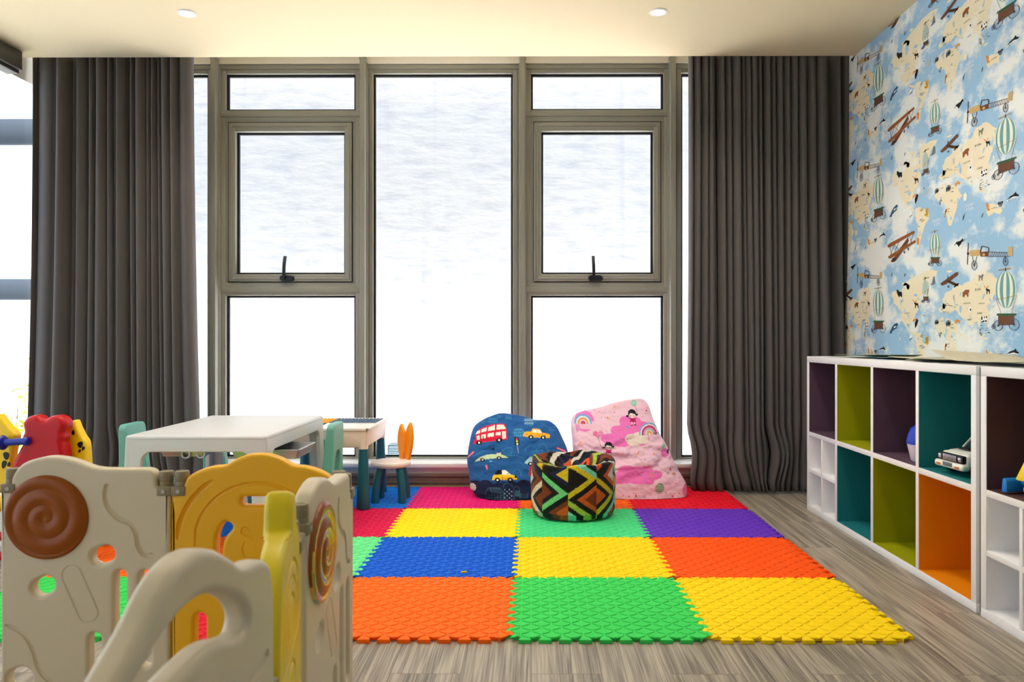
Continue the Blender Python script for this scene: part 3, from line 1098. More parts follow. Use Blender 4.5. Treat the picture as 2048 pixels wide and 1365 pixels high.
def balloon(cx, cy, rx, ry, belt, cart, cw, chh):
    We(cx, cy, rx, ry, 'cream', 4, 36)
    fr_ = [-1, -0.86, -0.62, -0.3, 0.02, 0.36, 0.66, 0.9, 1]
    for i in range(0, 8, 2):
        a0, a1 = fr_[i + (0 if i else 0)], fr_[i + 1]
        a0, a1 = (fr_[i], fr_[i + 1])
        pts = []
        for s in (a0, a1):
            seq = [cy + ry * math.cos(PI * k / 14) for k in range(15)]
            q = [(cx + s * rx * math.sin(PI * k / 14), seq[k]) for k in range(15)]
            pts += q if s == a0 else q[::-1][1:-1]
        W(pts, 'teal', 5)
    Wl([(cx - rx * 0.98, cy + belt + 8), (cx - rx * 0.3, cy + belt + 4), (cx + rx * 0.4, cy + belt - 8), (cx + rx, cy + belt - 20)], max(3, rx * 0.05), 'gold', 6)
    x0, y0 = cart
    Wl([(cx - rx * 0.97, cy + belt + 8), (x0 - cw * 0.3, y0 - chh * 0.5)], 2.2, 'gold', 6)
    Wl([(cx + rx * 0.97, cy + belt - 16), (x0 + cw * 0.3, y0 - chh * 0.5)], 2.2, 'gold', 6)
    W([(x0 - cw / 2, y0 - chh / 2 + 3), (x0 + cw / 2, y0 - chh / 2), (x0 + cw / 2, y0 + chh / 2 - 4), (x0 - cw / 2, y0 + chh / 2)], 'brown', 5)
    W([(x0 - cw * 0.56, y0 - chh * 0.62), (x0 + cw * 0.66, y0 - chh * 0.62), (x0 + cw * 0.64, y0 - chh * 0.45), (x0, y0 - chh * 0.36), (x0 - cw * 0.6, y0 - chh * 0.42)], 'green', 6)
    Wring(x0 - cw * 0.5, y0 + chh * 0.52, cw * 0.30, chh * 0.5, max(2.5, cw * 0.035), 'ring', 7, 10)
    Wring(x0 + cw * 0.5, y0 + chh * 0.42, cw * 0.34, chh * 0.56, max(2.5, cw * 0.035), 'ring', 7, 10)
    Wring(x0 - cw * 0.78, y0 + chh * 0.62, cw * 0.12, chh * 0.26, max(2, cw * 0.03), 'ring', 7, 6)
    Wl([(cx - rx * 0.75, cy - ry - 6), (cx + rx * 0.55, cy - ry - 22)], max(4, rx * 0.09), 'gold', 6)
    Wl([(cx - rx * 0.06, cy - ry), (cx - rx * 0.06, cy - ry - 24)], max(3, rx * 0.08), 'dkbrown', 6)
balloon(1147, 790, 74, 132, 60, (1147, 1008), 114, 76)
balloon(640, 462, 38, 76, 38, (640, 582), 56, 40)
balloon(571, 776, 22, 52, 26, (573, 857), 34, 28)

# monoplane with open truss fuselage
W([(885, 510), (957, 502), (968, 546), (890, 550)], 'tan', 5)
W([(960, 521), (1023, 516), (1021, 553), (966, 553)], 'brown', 6)
We(988, 540, 11, 10, 'tan', 7, 10)
Wl([(962, 522), (974, 479), (1023, 489), (1022, 518)], 6, 'dkbrown', 6)
Wl([(1022, 519), (1170, 526)], 3.5, 'brown', 5); Wl([(1022, 552), (1170, 553)], 3.5, 'brown', 5)
for k in range(8):
    x = 1030 + k * 17
    Wl([(x, 520), (x + 9, 552), (x + 17, 522)], 1.8, 'brown', 5)
W([(1163, 486), (1194, 481), (1190, 550), (1160, 546)], 'tan', 6)
Wring(920, 616, 21, 34, 4, 'ring', 6, 10); Wring(1143, 588, 19, 32, 4, 'ring', 6, 10)
Wl([(905, 550), (918, 612)], 3, 'dkbrown', 6); Wl([(940, 550), (922, 612)], 3, 'dkbrown', 6); Wl([(1140, 553), (1143, 588)], 3, 'dkbrown', 6)
Wl([(877, 455), (870, 610)], 5, 'dkbrown', 6); We(876, 532, 9, 9, 'dkbrown', 7, 10)
# biplane
W([(300, 472), (318, 456), (490, 367), (494, 384), (318, 486), (302, 488)], 'rust', 6)
W([(388, 496), (428, 440), (446, 415), (452, 440), (432, 480), (360, 582), (335, 596), (342, 566)], 'brown', 5)
W([(305, 552), (322, 540), (498, 433), (502, 450), (325, 566), (308, 568)], 'rust', 6)
W([(322, 592), (340, 560), (362, 566), (350, 590)], 'dkbrown', 6)
for (a, c, d, e_) in ((315, 478, 330, 545), (350, 465, 322, 540), (345, 462, 385, 510), (380, 450, 350, 520), (455, 400, 470, 450), (485, 385, 465, 450), (440, 375, 440, 420)):
    Wl([(a, c), (d, e_)], 2.2, 'dkbrown', 5)
Wring(420, 520, 6, 12, 3, 'ring', 6); Wring(448, 500, 6, 12, 3, 'ring', 6)
# small monoplane seen from below
W([(676, 748), (692, 735), (788, 666), (804, 664), (806, 682), (722, 748), (690, 762)], 'brown', 5)
W([(716, 730), (738, 722), (808, 752), (800, 766), (770, 758)], 'dkbrown', 6)
Wl([(775, 772), (808, 745)], 9, 'black', 6); Wl([(730, 690), (733, 722)], 4, 'dkbrown', 6)
We(735, 768, 7, 9, 'ring', 6, 10)

# sea and land animals
W([(776, 474), (790, 450), (820, 440), (836, 422), (842, 438), (860, 420), (852, 432), (832, 448), (818, 470), (806, 486), (802, 470), (788, 472)], 'black', 4)
We(790, 470, 6, 8, 'white', 5, 8)
W([(1150, 1252), (1175, 1232), (1200, 1226), (1214, 1212), (1222, 1230), (1240, 1242), (1232, 1250), (1200, 1240)], 'black', 4)
W([(1150, 1254), (1200, 1241), (1232, 1251), (1222, 1268), (1226, 1252), (1190, 1252), (1166, 1256), (1160, 1268)], 'white', 4)
Wl([(1162, 1264), (1172, 1254)], 3, 'black', 5)
W([(314, 1102), (330, 1062), (346, 1040), (366, 1028), (376, 1040), (360, 1058), (372, 1064), (352, 1074), (332, 1090), (330, 1104)], 'navy', 4)
We(352, 1058, 10, 5, 'white', 5, 8, -40)
W([(366, 790), (376, 792), (384, 804), (402, 806), (404, 838), (398, 848), (392, 832), (382, 846), (374, 830), (366, 812)], 'black', 4)
W([(836, 842), (836, 810), (856, 792), (880, 790), (884, 806), (876, 812), (878, 838), (868, 844), (866, 826), (852, 828), (848, 846)], 'rust', 4)
for (x, y) in ((505, 895), (1015, 795)):
    W([(x - 12, y - 14), (x - 2, y - 10), (x + 14, y - 6), (x + 16, y + 26), (x + 11, y + 26), (x + 9, y + 8), (x - 2, y + 8), (x - 4, y + 28), (x - 9, y + 28), (x - 8, y + 2), (x - 15, y - 4)], 'black', 4)
    Wl([(x - 10, y - 14), (x - 22, y - 24), (x - 24, y - 34)], 4, 'orange', 5); Wl([(x - 8, y - 14), (x + 2, y - 26), (x + 2, y - 34)], 4, 'orange', 5)
W([(950, 678), (958, 690), (970, 690), (982, 676), (986, 686), (978, 702), (976, 724), (970, 724), (968, 708), (958, 708), (956, 728), (951, 728), (952, 700)], 'grey', 4)
Wl([(956, 704), (974, 706)], 4, 'yellow', 5)
for (x, y) in ((990, 1003),):
    We(x, y, 21, 25, 'white', 4, 12)
    for (dx, dy, a, c) in ((-16, -8, 5, 14), (-4, 14, 6, 8), (12, 12, 8, 6), (16, -16, 5, 6), (2, -14, 4, 7), (-14, 18, 6, 5)):
        We(x + dx, y + dy, a, c, 'black', 5, 8)
W([(782, 1032), (784, 1006), (794, 1012), (800, 1000), (808, 1008), (818, 1020), (812, 1034), (808, 1022), (792, 1024), (790, 1036)], 'orange', 4)
for (x, y, sx, sy) in ((652, 1022, 15, 18), (735, 1030, 18, 22)):
    We(x, y, sx, sy, 'grey', 4, 12); We(x - sx * .7, y + sy * .5, sx * .3, sy * .7, 'grey', 4, 8); We(x + 3, y + 3, sx * .5, sy * .5, 'black', 5, 8)
W([(664, 1120), (666, 1104), (684, 1094), (690, 1106), (680, 1112), (678, 1134), (672, 1134), (672, 1122)], 'grey', 4)
Wl([(668, 1112), (682, 1106)], 3, 'white', 5)
Wl([(720, 1175), (714, 1190), (710, 1232)], 7, 'orange', 4); We(718, 1190, 8, 10, 'orange', 4, 8)
W([(1002, 1226), (1010, 1222), (1014, 1238), (1024, 1246), (1022, 1270), (1034, 1284), (1012, 1286), (1008, 1254)], 'orange', 4)
We(1106, 1266, 13, 20, 'grey', 4, 10); We(1094, 1256, 6, 9, 'black', 4, 8); We(1118, 1256, 6, 9, 'black', 4, 8); We(1106, 1262, 4, 6, 'black', 5, 8)
W([(566, 1172), (562, 1150), (570, 1164), (576, 1126), (582, 1118), (592, 1130), (590, 1180), (580, 1186)], 'yellow', 4)
for k in range(6):
    Wl([(570 + k * 3, 1140 + k * 7), (586, 1136 + k * 8)], 3, 'black', 5)
W([(604, 756), (618, 740), (626, 702), (632, 690), (638, 712), (640, 748), (626, 756)], 'grey', 4)
W([(770, 868), (766, 840), (760, 822), (770, 836), (778, 820), (778, 852), (780, 870)], 'ltgrey', 4)
W([(512, 468), (508, 430), (512, 416), (520, 420), (526, 418), (526, 440), (522, 470)], 'orange', 4)
W([(884, 950), (876, 930), (890, 906), (892, 930), (904, 940), (902, 956)], 'white', 4); We(892, 934, 5, 9, 'black', 5, 8)
W([(496, 1062), (494, 1030), (508, 996), (520, 1010), (512, 1040), (500, 1064)], 'black', 4)
W([(478, 1022), (484, 1004), (504, 996), (506, 1008), (490, 1014)], 'orange', 5)
W([(562, 1040), (580, 1008), (608, 980), (612, 984), (596, 1010), (590, 1026), (572, 1032)], 'ltgrey', 4)
Wl([(556, 972), (566, 978)], 4, 'black', 4)
W([(842, 1158), (846, 1120), (856, 1098), (868, 1128), (862, 1160)], 'cream', 4)
W([(455, 1148), (462, 1118), (472, 1112), (474, 1130), (460, 1142)], 'white', 4); Wl([(456, 1148), (478, 1138)], 4, 'black', 5)
for (x, y, dx, dy, w) in ((328, 700, 6, -34, 5), (420, 700, 8, -30, 5), (362, 740, 4, -22, 3), (386, 1160, 6, -34, 4), (384, 1186, 2, -10, 3), (835, 300, 18, -60, 5), (885, 310, 8, -26, 4), (970, 280, 14, -44, 5), (955, 320, 2, -6, 3)):
    W([(x, y), (x + dx * .3 + w, y + dy * .4), (x + dx, y + dy), (x + dx * .5 - w, y + dy * .5)], 'black' if w > 4 else 'white', 4)
    W([(x + dx * .2, y + dy * .1), (x + dx * .4 + w * .6, y + dy * .45), (x + dx * .8, y + dy * .7)], 'white', 5)

# printed names
def wtext(txt, cx, cy, size, col, ang=0, lift=6, bold=False):
    cu = D.curves.new('t', 'FONT')
    cu.body = txt
    cu.align_x = 'CENTER'
    cu.align_y = 'CENTER'
    cu.resolution_u = 1
    cu.space_line = 0.95
    ob = D.objects.new('t', cu)
    COL.objects.link(ob)
    me = D.meshes.new_from_object(ob.evaluated_get(bpy.context.evaluated_depsgraph_get()))
    D.objects.remove(ob)
    Yc, Zc = wp(cx, cy)
    a = math.radians(ang)
    for p in me.polygons:
        P = []
        for vi in p.vertices:
            v = me.vertices[vi].co
            x, z = v.x * size, v.y * size
            P.append((Yc - (x * math.cos(a) - z * math.sin(a)), Zc + x * math.sin(a) + z * math.cos(a)))
        wpoly_w(P, WCOL[col], lift * 0.00025)
    D.meshes.remove(me)
for (t, x, y, s) in (('RUSSIA', 945, 790, .0135), ('CHINA', 957, 960, .0125), ('INDIA', 885, 1005, .0115), ('MONGOLIA', 972, 889, .008), ('KAZAKHSTAN', 868, 888, .008), ('CANADA', 405, 874, .008),
                     ('UNITED STATES', 440, 960, .008), ('BRAZIL', 556, 292, .009), ('GREENLAND', 580, 706, .009), ('AUSTRALIA', 1062, 206, .008), ('MEXICO', 446, 1040, .007), ('ALGERIA', 690, 1016, .007), ('ARGENTINA', 532, 400, .006)):
    wtext(t, x, y, s, 'text')
for (t, x, y) in (('ATLANTIC\nOCEAN', 616, 930), ('ARCTIC\nOCEAN', 735, 582), ('PACIFIC\nOCEAN', 306, 1010), ('INDIAN\nOCEAN', 888, 1215), ('ATLANTIC\nOCEAN', 652, 308)):
    wtext(t, x, y, .0175, 'white')
for k in range(46):                                    # tiny place names, too small to read
    x, y = rw.choice([(690 + rw.uniform(-30, 90), 890 + rw.uniform(0, 70)), (720 + rw.uniform(0, 70), rw.uniform(1040, 1200)), (540 + rw.uniform(-25, 30), rw.uniform(1110, 1240)), (980 + rw.uniform(-30, 40), rw.uniform(1040, 1120))])
    Wl([(x, y), (x + rw.uniform(10, 18), y - 1)], 3.2, 'text', 6)

wall_r = build('wall_right', bm, wall_mats, angle=30)
struct(wall_r)

# ------------------------------------------------------------------ cube cabinets
CX, CXB = 1.468, 1.862
def cabinet(name, y_far, ncol, ctop, cbot, label, pitch=0.397, t=0.031, ti=0.022, H=0.816, ZM=0.408):
    """runs from y_far towards the camera; ctop / cbot list cell colours, None = four small white holes"""
    y_near = y_far - ncol * pitch
    root = empty(name, (CX, y_far, 0))
    tag(root, label, 'cabinet', 'white cube cabinets along the wallpaper wall')
    def P(bm_):
        for v in bm_.verts:
            v.co -= Vector((CX, y_far, 0))
        return bm_
    b1 = B()
    box(b1, CX, CXB, y_near, y_far, H - t, H, 0.0015)
    build('top_panel', P(b1), 'cabinet_white', root)
    b1 = B()
    box(b1, CX, CXB, y_near, y_far, 0.0, t, 0.0015)
    build('bottom_panel', P(b1), 'cabinet_white', root)
    for (a, c) in ((y_far - t, y_far), (y_near, y_near + t)):
        b1 = B()
        box(b1, CX, CXB, a, c, t, H - t, 0.0012)
        build('side_panel', P(b1), 'cabinet_white', root)
    b1 = B()
    box(b1, CXB - 0.008, CXB, y_near + t, y_far - t, t, H - t)
    build('back_panel', P(b1), 'cabinet_white', root)
    b1 = B()
    box(b1, CX + 0.0006, CXB - 0.008, y_near + t, y_far - t, ZM - ti / 2, ZM + ti / 2, 0.001)
    build('shelf', P(b1), 'cabinet_white', root)
    for k in range(1, ncol):
        y = y_far - k * pitch
        b1 = B()
        box(b1, CX, CXB - 0.008, y - ti / 2, y + ti / 2, t, H - t, 0.001)
        build('divider', P(b1), 'cabinet_white', root)
    for row, cols in ((1, ctop), (0, cbot)):
        z0, z1 = (ZM + ti / 2, H - t) if row else (t, ZM - ti / 2)
        for k, cname in enumerate(cols):
            ya = y_far - k * pitch - (ti / 2 if k else t)
            yb = y_far - (k + 1) * pitch + (ti / 2 if k < ncol - 1 else t)
            if cname:
                b1 = B()           # lining: far side, near side, floor, roof, back, as one bent sheet
                e = 0.0015
                x0, x1 = CX + 0.002, CXB - 0.008
                box(b1, x0, x1, ya - e, ya + 0.0002, z0, z1)
                box(b1, x0, x1, yb - 0.0002, yb + e, z0, z1)
                box(b1, x0, x1, yb, ya, z0 - 0.0002, z0 + e)
                box(b1, x0, x1, yb, ya, z1 - e, z1 + 0.0002)
                box(b1, x1 - e, x1, yb, ya, z0, z1)
                build('cell_lining', P(b1), cname, root)
            else:
                ym, zm = (ya + yb) / 2, (z0 + z1) / 2
                b1 = B()
                box(b1, CX + 0.0012, CXB - 0.008, ym - 0.008, ym + 0.008, z0, z1, 0.001)
                build('small_divider', P(b1), 'cabinet_white', root)
                b1 = B()
                box(b1, CX + 0.0018, CXB - 0.008, yb, ya, zm - 0.009, zm + 0.009, 0.001)
                build('small_shelf', P(b1), 'cabinet_white', root)
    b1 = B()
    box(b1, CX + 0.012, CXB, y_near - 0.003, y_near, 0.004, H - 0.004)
    build('gap_shade_strip', P(b1), 'gap_shade_grey', root)  # grey sheet, the shade of the gap between cabinets put into its colour
    return root
cabinet('cube_cabinet', 4.186, 4, ['cell_purple', 'cell_lime', 'cell_purple', 'cell_teal'], [None, 'cell_teal', 'cell_lime', 'cell_orange'],
        'white cube cabinet with purple, lime, teal and orange cells, nearest the curtain')
cabinet('cube_cabinet', 2.572, 2, ['cell_plum', 'cell_plum'], [None, 'cell_lime'],
        'white cube cabinet cut off by the photo edge, with a dark plum cell')

# ------------------------------------------------------------------ loose map sheets on the cabinets
def sheet(y0, y1, x0, x1, z, m, curl, label, rz=0.0):
    bm_ = B()
    n = 18
    xc, yc = (x0 + x1) / 2, (y0 + y1) / 2
    g_ = []
    for i in range(n + 1):
        row = []
        for j in range(n + 1):
            u, v = i / n, j / n
            y = y0 + (y1 - y0) * u - yc
            x = x0 + (x1 - x0) * v - xc
            h = 0.0016 + curl[0] * max(0, u - .45) ** 2 * (1 - 0.5 * v) + curl[1] * max(0, .5 - u) ** 2 + curl[2] * (1 - v) ** 2 * math.sin(PI * u)
            row.append(bm_.verts.new((x, y, h)))
        g_.append(row)
    for i in range(n):
        for j in range(n):
            bm_.faces.new((g_[i][j], g_[i + 1][j], g_[i + 1][j + 1], g_[i][j + 1]))
    o = build('map_sheet', bm_, m, angle=180, loc=(xc, yc, z))
    o.rotation_euler = (0, 0, rz)
    s_ = o.modifiers.new('thickness', 'SOLIDIFY'); s_.thickness = 0.0012; s_.offset = 1
    tag(o, label, 'paper', 'loose map sheets on top of the cabinets')
T = 0.8165
sheet(3.62, 3.97, 1.53, 1.80, T, 'paper_green', (0.03, 0.06, 0.012), 'greenish map sheet on the far end of the cabinet top, above the purple cell')
sheet(3.42, 3.66, 1.55, 1.80, T, 'paper_blue', (0.02, 0.03, 0.006), 'teal map sheet slid under the greenish sheet on the cabinet top')
sheet(3.10, 3.44, 1.56, 1.82, T, 'paper_cream', (0.04, 0.02, 0.008), 'cream map sheet in the middle of the cabinet top, above the lime cell')
sheet(2.90, 3.16, 1.50, 1.80, T + .004, 'paper_green', (0.0, 0.03, 0.01), 'green map sheet lying flat beside the tall curled sheet')
sheet(2.60, 2.95, 1.50, 1.82, T + .006, 'paper_cream', (0.14, 0.02, 0.006), 'large map sheet with one corner curled up high above the teal cell')
sheet(2.30, 2.62, 1.50, 1.82, T + .001, 'paper_green', (0.03, 0.03, 0.012), 'map sheet bridging the two cabinets beside the photo edge')

# ------------------------------------------------------------------ toys in the cells
def toy_jeep(loc, rz):
    r_ = empty('toy_jeep', loc, rz)           # drives along local -x
    tag(r_, 'white toy jeep with black grille and yellow-hubbed wheels in the teal cell', 'toy car')
    bm_ = B()
    hexa(bm_, [(0, -.078, .030), (.30, -.078, .030), (.30, .078, .030), (0, .078, .030)], [(.012, -.075, .078), (.30, -.075, .086), (.30, .075, .086), (.012, .075, .078)], 0.010, seg=3)
    hexa(bm_, [(.015, -.062, .074), (.12, -.066, .08), (.12, .066, .08), (.015, .062, .074)], [(.03, -.056, .083), (.12, -.06, .093), (.12, .06, .093), (.03, .056, .083)], 0.004)
    body = build('body', bm_, 'toy_white', r_)
    bm_ = B()
    box(bm_, -.014, .02, -.084, .084, .022, .046, .009, seg=3)
    build('bumper', bm_, 'toy_white', r_)
    for k in (-1, 1):
        bm_ = B()
        box(bm_, -.0155, -.012, k * .055 - .012, k * .055 + .012, .028, .036, .001)
        build('fog_lamp', bm_, 'amber', r_)
    bm_ = B()
    box(bm_, -.006, .010, -.074, .074, .046, .074, .004)
    gr = build('grille', bm_, 'toy_black', r_)
    bm_ = B()
    for k in range(9):
        box(bm_, -.0085, -.005, -.038 + k * .0088, -.0335 + k * .0088, .050, .071, .001)
    build('grille_bars', bm_, 'chrome', gr)
    for k in (-1, 1):
        bm_ = B()
        box(bm_, -.0085, -.004, k * .058 - .008, k * .058 + .008, .052, .068, .003)
        build('headlamp', bm_, 'chrome', r_)
    bm_ = B(); box(bm_, -.0165, -.013, -.026, .026, .030, .044, .001)
    build('number_plate', bm_, mat('plate_grey', rgb(96, 110, 124), 0.4), r_)
    bm_ = B(); box(bm_, .045, .075, -.03, .03, .088, .0935, .001)
    build('bonnet_vent', bm_, 'toy_black', r_)
    bm_ = B()
    for s in (-1, 1):
        tube(bm_, [(.086, s * .066, .088), (.118, s * .06, .126), (.14, s * .058, .130), (.28, s * .058, .130), (.295, s * .064, .088)], .0042, 8)
    tube(bm_, [(.118, -.06, .126), (.118, .06, .126)], .0042, 8)
    tube(bm_, [(.285, -.058, .128), (.285, .058, .128)], .0042, 8)
    build('roll_cage', bm_, 'toy_white', r_)
    bm_ = B(); hexa(bm_, [(.089, -.06, .09), (.092, -.06, .09), (.092, .06, .09), (.089, .06, .09)], [(.117, -.054, .124), (.120, -.054, .124), (.120, .054, .124), (.117, .054, .124)])
    build('windscreen', bm_, 'toy_glass', r_)
    bm_ = B(); box(bm_, .17, .27, -.05, .05, .085, .105, .006)
    build('seat', bm_, 'toy_black', r_)
    for (x, y) in ((.05, -.068), (.05, .068), (.25, -.068), (.25, .068)):
        bm_ = B()
        t = bmesh.new()
        lathe(t, [(.012, -.012), (.026, -.013), (.030, -.008), (.030, .008), (.026, .013), (.012, .012)], 24)
        _merge(bm_, t, 0, Matrix.Translation((x, y, .030)) @ Matrix.Rotation(PI / 2, 4, 'X'))
        w = build('wheel', bm_, 'tyre', r_)
        bm_ = B()
        t = bmesh.new()
        lathe(t, [(0, -.0145), (.010, -.014), (.0135, -.010), (.0135, .010), (.010, .014), (0, .0145)], 10)
        _merge(bm_, t, 0, Matrix.Translation((x, y, .030)) @ Matrix.Rotation(PI / 2, 4, 'X'))
        build('hub', bm_, 'toy_yellow', w)
    return r_
toy_jeep((1.502, 2.815, 0.4215), math.radians(4))

r = empty('stacking_toy', (1.545, 3.105, 0.4215))
tag(r, 'rounded white and blue toy pot half hidden behind the divider in the second purple cell', 'toy')
bm = B(); lathe(bm, [(0, 0), (.036, 0), (.043, .006), (.055, .06), (.058, .072), (0, .072)], 32)
build('pot', bm, mat('toy_pale', rgb(220, 220, 240), 0.35), r)
bm = B(); lathe(bm, [(.0585, .070), (.059, .082), (.054, .105), (.044, .13), (.028, .143), (0, .147)], 32)
build('lid', bm, 'toy_navy', r)

r = empty('toy_bulldozer', (1.60, 2.36, 0.4215), math.radians(14))
tag(r, 'blue and yellow plastic toy bulldozer in the plum cell at the photo edge', 'toy car')
bm = B()                                                   # faces local +y (away from the camera)
box(bm, -.065, .065, -.13, .10, .03, .062, .010, seg=3)
build('chassis', bm, 'toy_blue', r)
bm = B(); hexa(bm, [(-.095, .115, .006), (.095, .115, .006), (.095, .14, .002), (-.095, .14, .002)], [(-.095, .118, .046), (.095, .118, .046), (.095, .135, .050), (-.095, .135, .050)], .006)
build('blade', bm, 'toy_blue', r)
bm = B(); hexa(bm, [(-.078, -.02, .045), (.078, -.02, .045), (.078, .108, .045), (-.078, .108, .045)], [(-.066, -.02, .125), (.066, -.02, .125), (.060, .085, .115), (-.060, .085, .115)], .008)
hood = build('hood', bm, 'toy_yellow', r)
bm = B()
for k in range(3):
    box(bm, -.056, .056, .086 - k * .006, .107 - k * .006, .058 + k * .017, .066 + k * .017, .001)
build('hood_slot', bm, 'toy_blue', hood)
bm = B(); hexa(bm, [(-.056, -.12, .06), (.056, -.12, .06), (.056, -.005, .06), (-.056, -.005, .06)], [(-.045, -.11, .158), (.045, -.11, .158), (.045, -.03, .158), (-.045, -.03, .158)], .01, seg=3)
cab = build('cab', bm, 'toy_yellow', r)
bm = B()
hexa(bm, [(-.040, -.008, .104), (.040, -.008, .104), (.040, -.004, .104), (-.040, -.004, .104)], [(-.033, -.024, .145), (.033, -.024, .145), (.033, -.020, .145), (-.033, -.020, .145)], 0)
build('cab_window', bm, 'toy_blue', cab)
for (x, y) in ((-.06, -.08), (.06, -.08), (-.06, .06), (.06, .06)):
    bm = B()
    t = bmesh.new()
    lathe(t, [(0, -.012), (.018, -.012), (.022, -.007), (.022, .007), (.018, .012), (0, .012)], 22)
    _merge(bm, t, 0, Matrix.Translation((x, y, .022)) @ Matrix.Rotation(PI / 2, 4, 'Y'))
    build('wheel', bm, 'toy_yellow', r)
# ------------------------------------------------------------------ interlocking foam tiles
P_T, TY0, TX1 = 0.6, 2.34, 1.137
TH = 0.012
def edge_line(a, b_, flip=1):
    """dovetail line between two grid corners"""
    a, b_ = Vector(a), Vector(b_)
    d = (b_ - a) / 10
    n = Vector((-d.y, d.x)).normalized() * 0.0115
    pts = []
    for k in range(10):
        o = a + d * k
        pts += [o + d * 0.04 + n, o + d * 0.46 + n, o + d * 0.30 - n, o + d * 1.0 - d * 0.30 + d * 0.0 - n] if False else \
               [o + d * -0.06 + n * 1, o + d * 0.56 + n * 1, o + d * 0.42 - n * 1, o + d * 1.08 - n * 1]
    return pts
def tile_outline():
    c = [(0, 0), (P_T, 0), (P_T, P_T), (0, P_T)]
    bot = edge_line(c[0], c[1])
    top = [p + Vector((0, P_T)) for p in bot]
    lef = edge_line(c[0], c[3])
    rig = [p + Vector((P_T, 0)) for p in lef]
    # trim the corner teeth so that the four lines meet
    f = lambda L, ax: [p for p in L if 0.012 < p[ax] < P_T - 0.012]
    pts = f(bot, 0) + f(rig, 1) + f(top, 0)[::-1] + f(lef, 1)[::-1]
    return pts
def tile_mesh():
    out = tile_outline()
    cx = P_T / 2
    bm = B()
    vb = [bm.verts.new((p[0], p[1], 0.0005)) for p in out]
    vt = [bm.verts.new((p[0], p[1], TH - 0.001)) for p in out]
    # small chamfer towards the polygon's inside
    n = len(out)
    ins = []
    for i in range(n):
        a, p, c = out[i - 1], out[i], out[(i + 1) % n]
        d1, d2 = (p - a).normalized(), (c - p).normalized()
        nn = Vector((-d1.y - d2.y, d1.x + d2.x))
        nn = nn.normalized() if nn.length > 1e-6 else Vector((0, 0))
        ins.append(p + nn * 0.0009)
    vi = [bm.verts.new((p[0], p[1], TH)) for p in ins]
    for i in range(n):
        j = (i + 1) % n
        bm.faces.new((vb[i], vb[j], vt[j], vt[i]))
        bm.faces.new((vt[i], vt[j], vi[j], vi[i]))
    for tri in tessellate_polygon([[Vector((p[0], p[1], 0)) for p in ins]]):
        bm.faces.new([vi[k] for k in tri])
    # raised leaf pattern
    N = 19
    s = P_T / N
    for i in range(N):
        for j in range(N):
            x, y = (i + 0.5) * s, (j + 0.5) * s
            a = PI / 4 if (i + j) % 2 == 0 else -PI / 4
            L, Wd, h = s * 0.64, s * 0.21, 0.0030
            rings = []
            for (sc, hh) in ((1.0, -0.0005), (0.86, h * 0.75), (0.55, h)):
                ring = []
                for k in range(10):
                    t = 2 * PI * k / 10
                    px_ = L * sc * math.copysign(abs(math.cos(t)) ** 0.9, math.cos(t))
                    py_ = Wd * sc * math.copysign(abs(math.sin(t)) ** 1.15, math.sin(t)) + 0.16 * Wd * (px_ / L) ** 2
                    ring.append(bm.verts.new((x + px_ * math.cos(a) - py_ * math.sin(a), y + px_ * math.sin(a) + py_ * math.cos(a), TH + hh)))
                rings.append(ring)
            for r0, r1 in zip(rings, rings[1:]):
                for k in range(10):
                    bm.faces.new((r0[k], r0[(k + 1) % 10], r1[(k + 1) % 10], r1[k]))
            bm.faces.new(rings[-1])
    me = D.meshes.new('foam_tile')
    bm.to_mesh(me)
    bm.free()
    finish(me, 40)
    me.materials.append(M['foam_yellow'])
    return me
TME = tile_mesh()
def tile(c, r, col, label):
    o = link(D.objects.new('foam_tile', TME))
    o.location = (TX1 - (c + 1) * P_T, TY0 + r * P_T, 0)
    o.material_slots[0].link = 'OBJECT'
    o.material_slots[0].material = M['foam_' + col]
    tag(o, label, 'foam mat', 'interlocking foam floor tiles')
GRID = [
    (0, 0, 'yellow', 'yellow foam tile at the near corner of the mat, beside bare floor and cabinets'),
    (1, 0, 'green', 'green foam tile on the near mat edge, between an orange and a yellow tile'),
    (2, 0, 'orange', 'orange foam tile on the near mat edge, beside the open end of the playpen fence'),
    (3, 0, 'red', 'red foam tile behind the yellow arched fence panel, seen through its slot'),
    (4, 0, 'green', 'green foam tile on the near mat edge seen through slots of the white fence panel'),
    (0, 1, 'deeporange', 'deep orange foam tile on the mat edge facing the cabinets, between yellow and purple'),
    (1, 1, 'yellow', 'yellow foam tile in the middle of the mat, between the blue and deep orange tiles'),
    (2, 1, 'blue', 'blue foam tile with a small yellow scrap lying on it'),
    (3, 1, 'lightgreen', 'pale green foam tile half hidden by the swirl-topped white fence panel'),
    (4, 1, 'orange', 'orange foam tile seen through the upper hole of the white fence panel'),
    (0, 2, 'purple', 'purple foam tile on the mat edge facing the cabinets'),
    (1, 2, 'mint', 'green foam tile under the patterned pouf'),
    (2, 2, 'brightyellow', 'bright yellow foam tile behind the blue one, next to the pouf'),
    (3, 2, 'crimson', 'crimson foam tile in front of the front leg of the building-block table'),
    (4, 2, 'azure', 'blue foam tile under the white kids table, seen through the yellow panel'),
    (0, 3, 'scarlet', 'red foam tile by the window, under the pink bean bag and the curtain edge'),
    (1, 3, 'orange', 'orange foam tile by the window, mostly hidden behind the pouf'),
    (2, 3, 'magenta', 'magenta foam tile by the window, under the blue bean bag'),
    (3, 3, 'azure', 'blue foam tile by the window, under the bunny-eared stool'),
]
for g_ in GRID:
    tile(*g_)
bm = B()
P0 = at(927, 1147, 1); Yp = FPX * (CH - TH) / (1147 - VY)
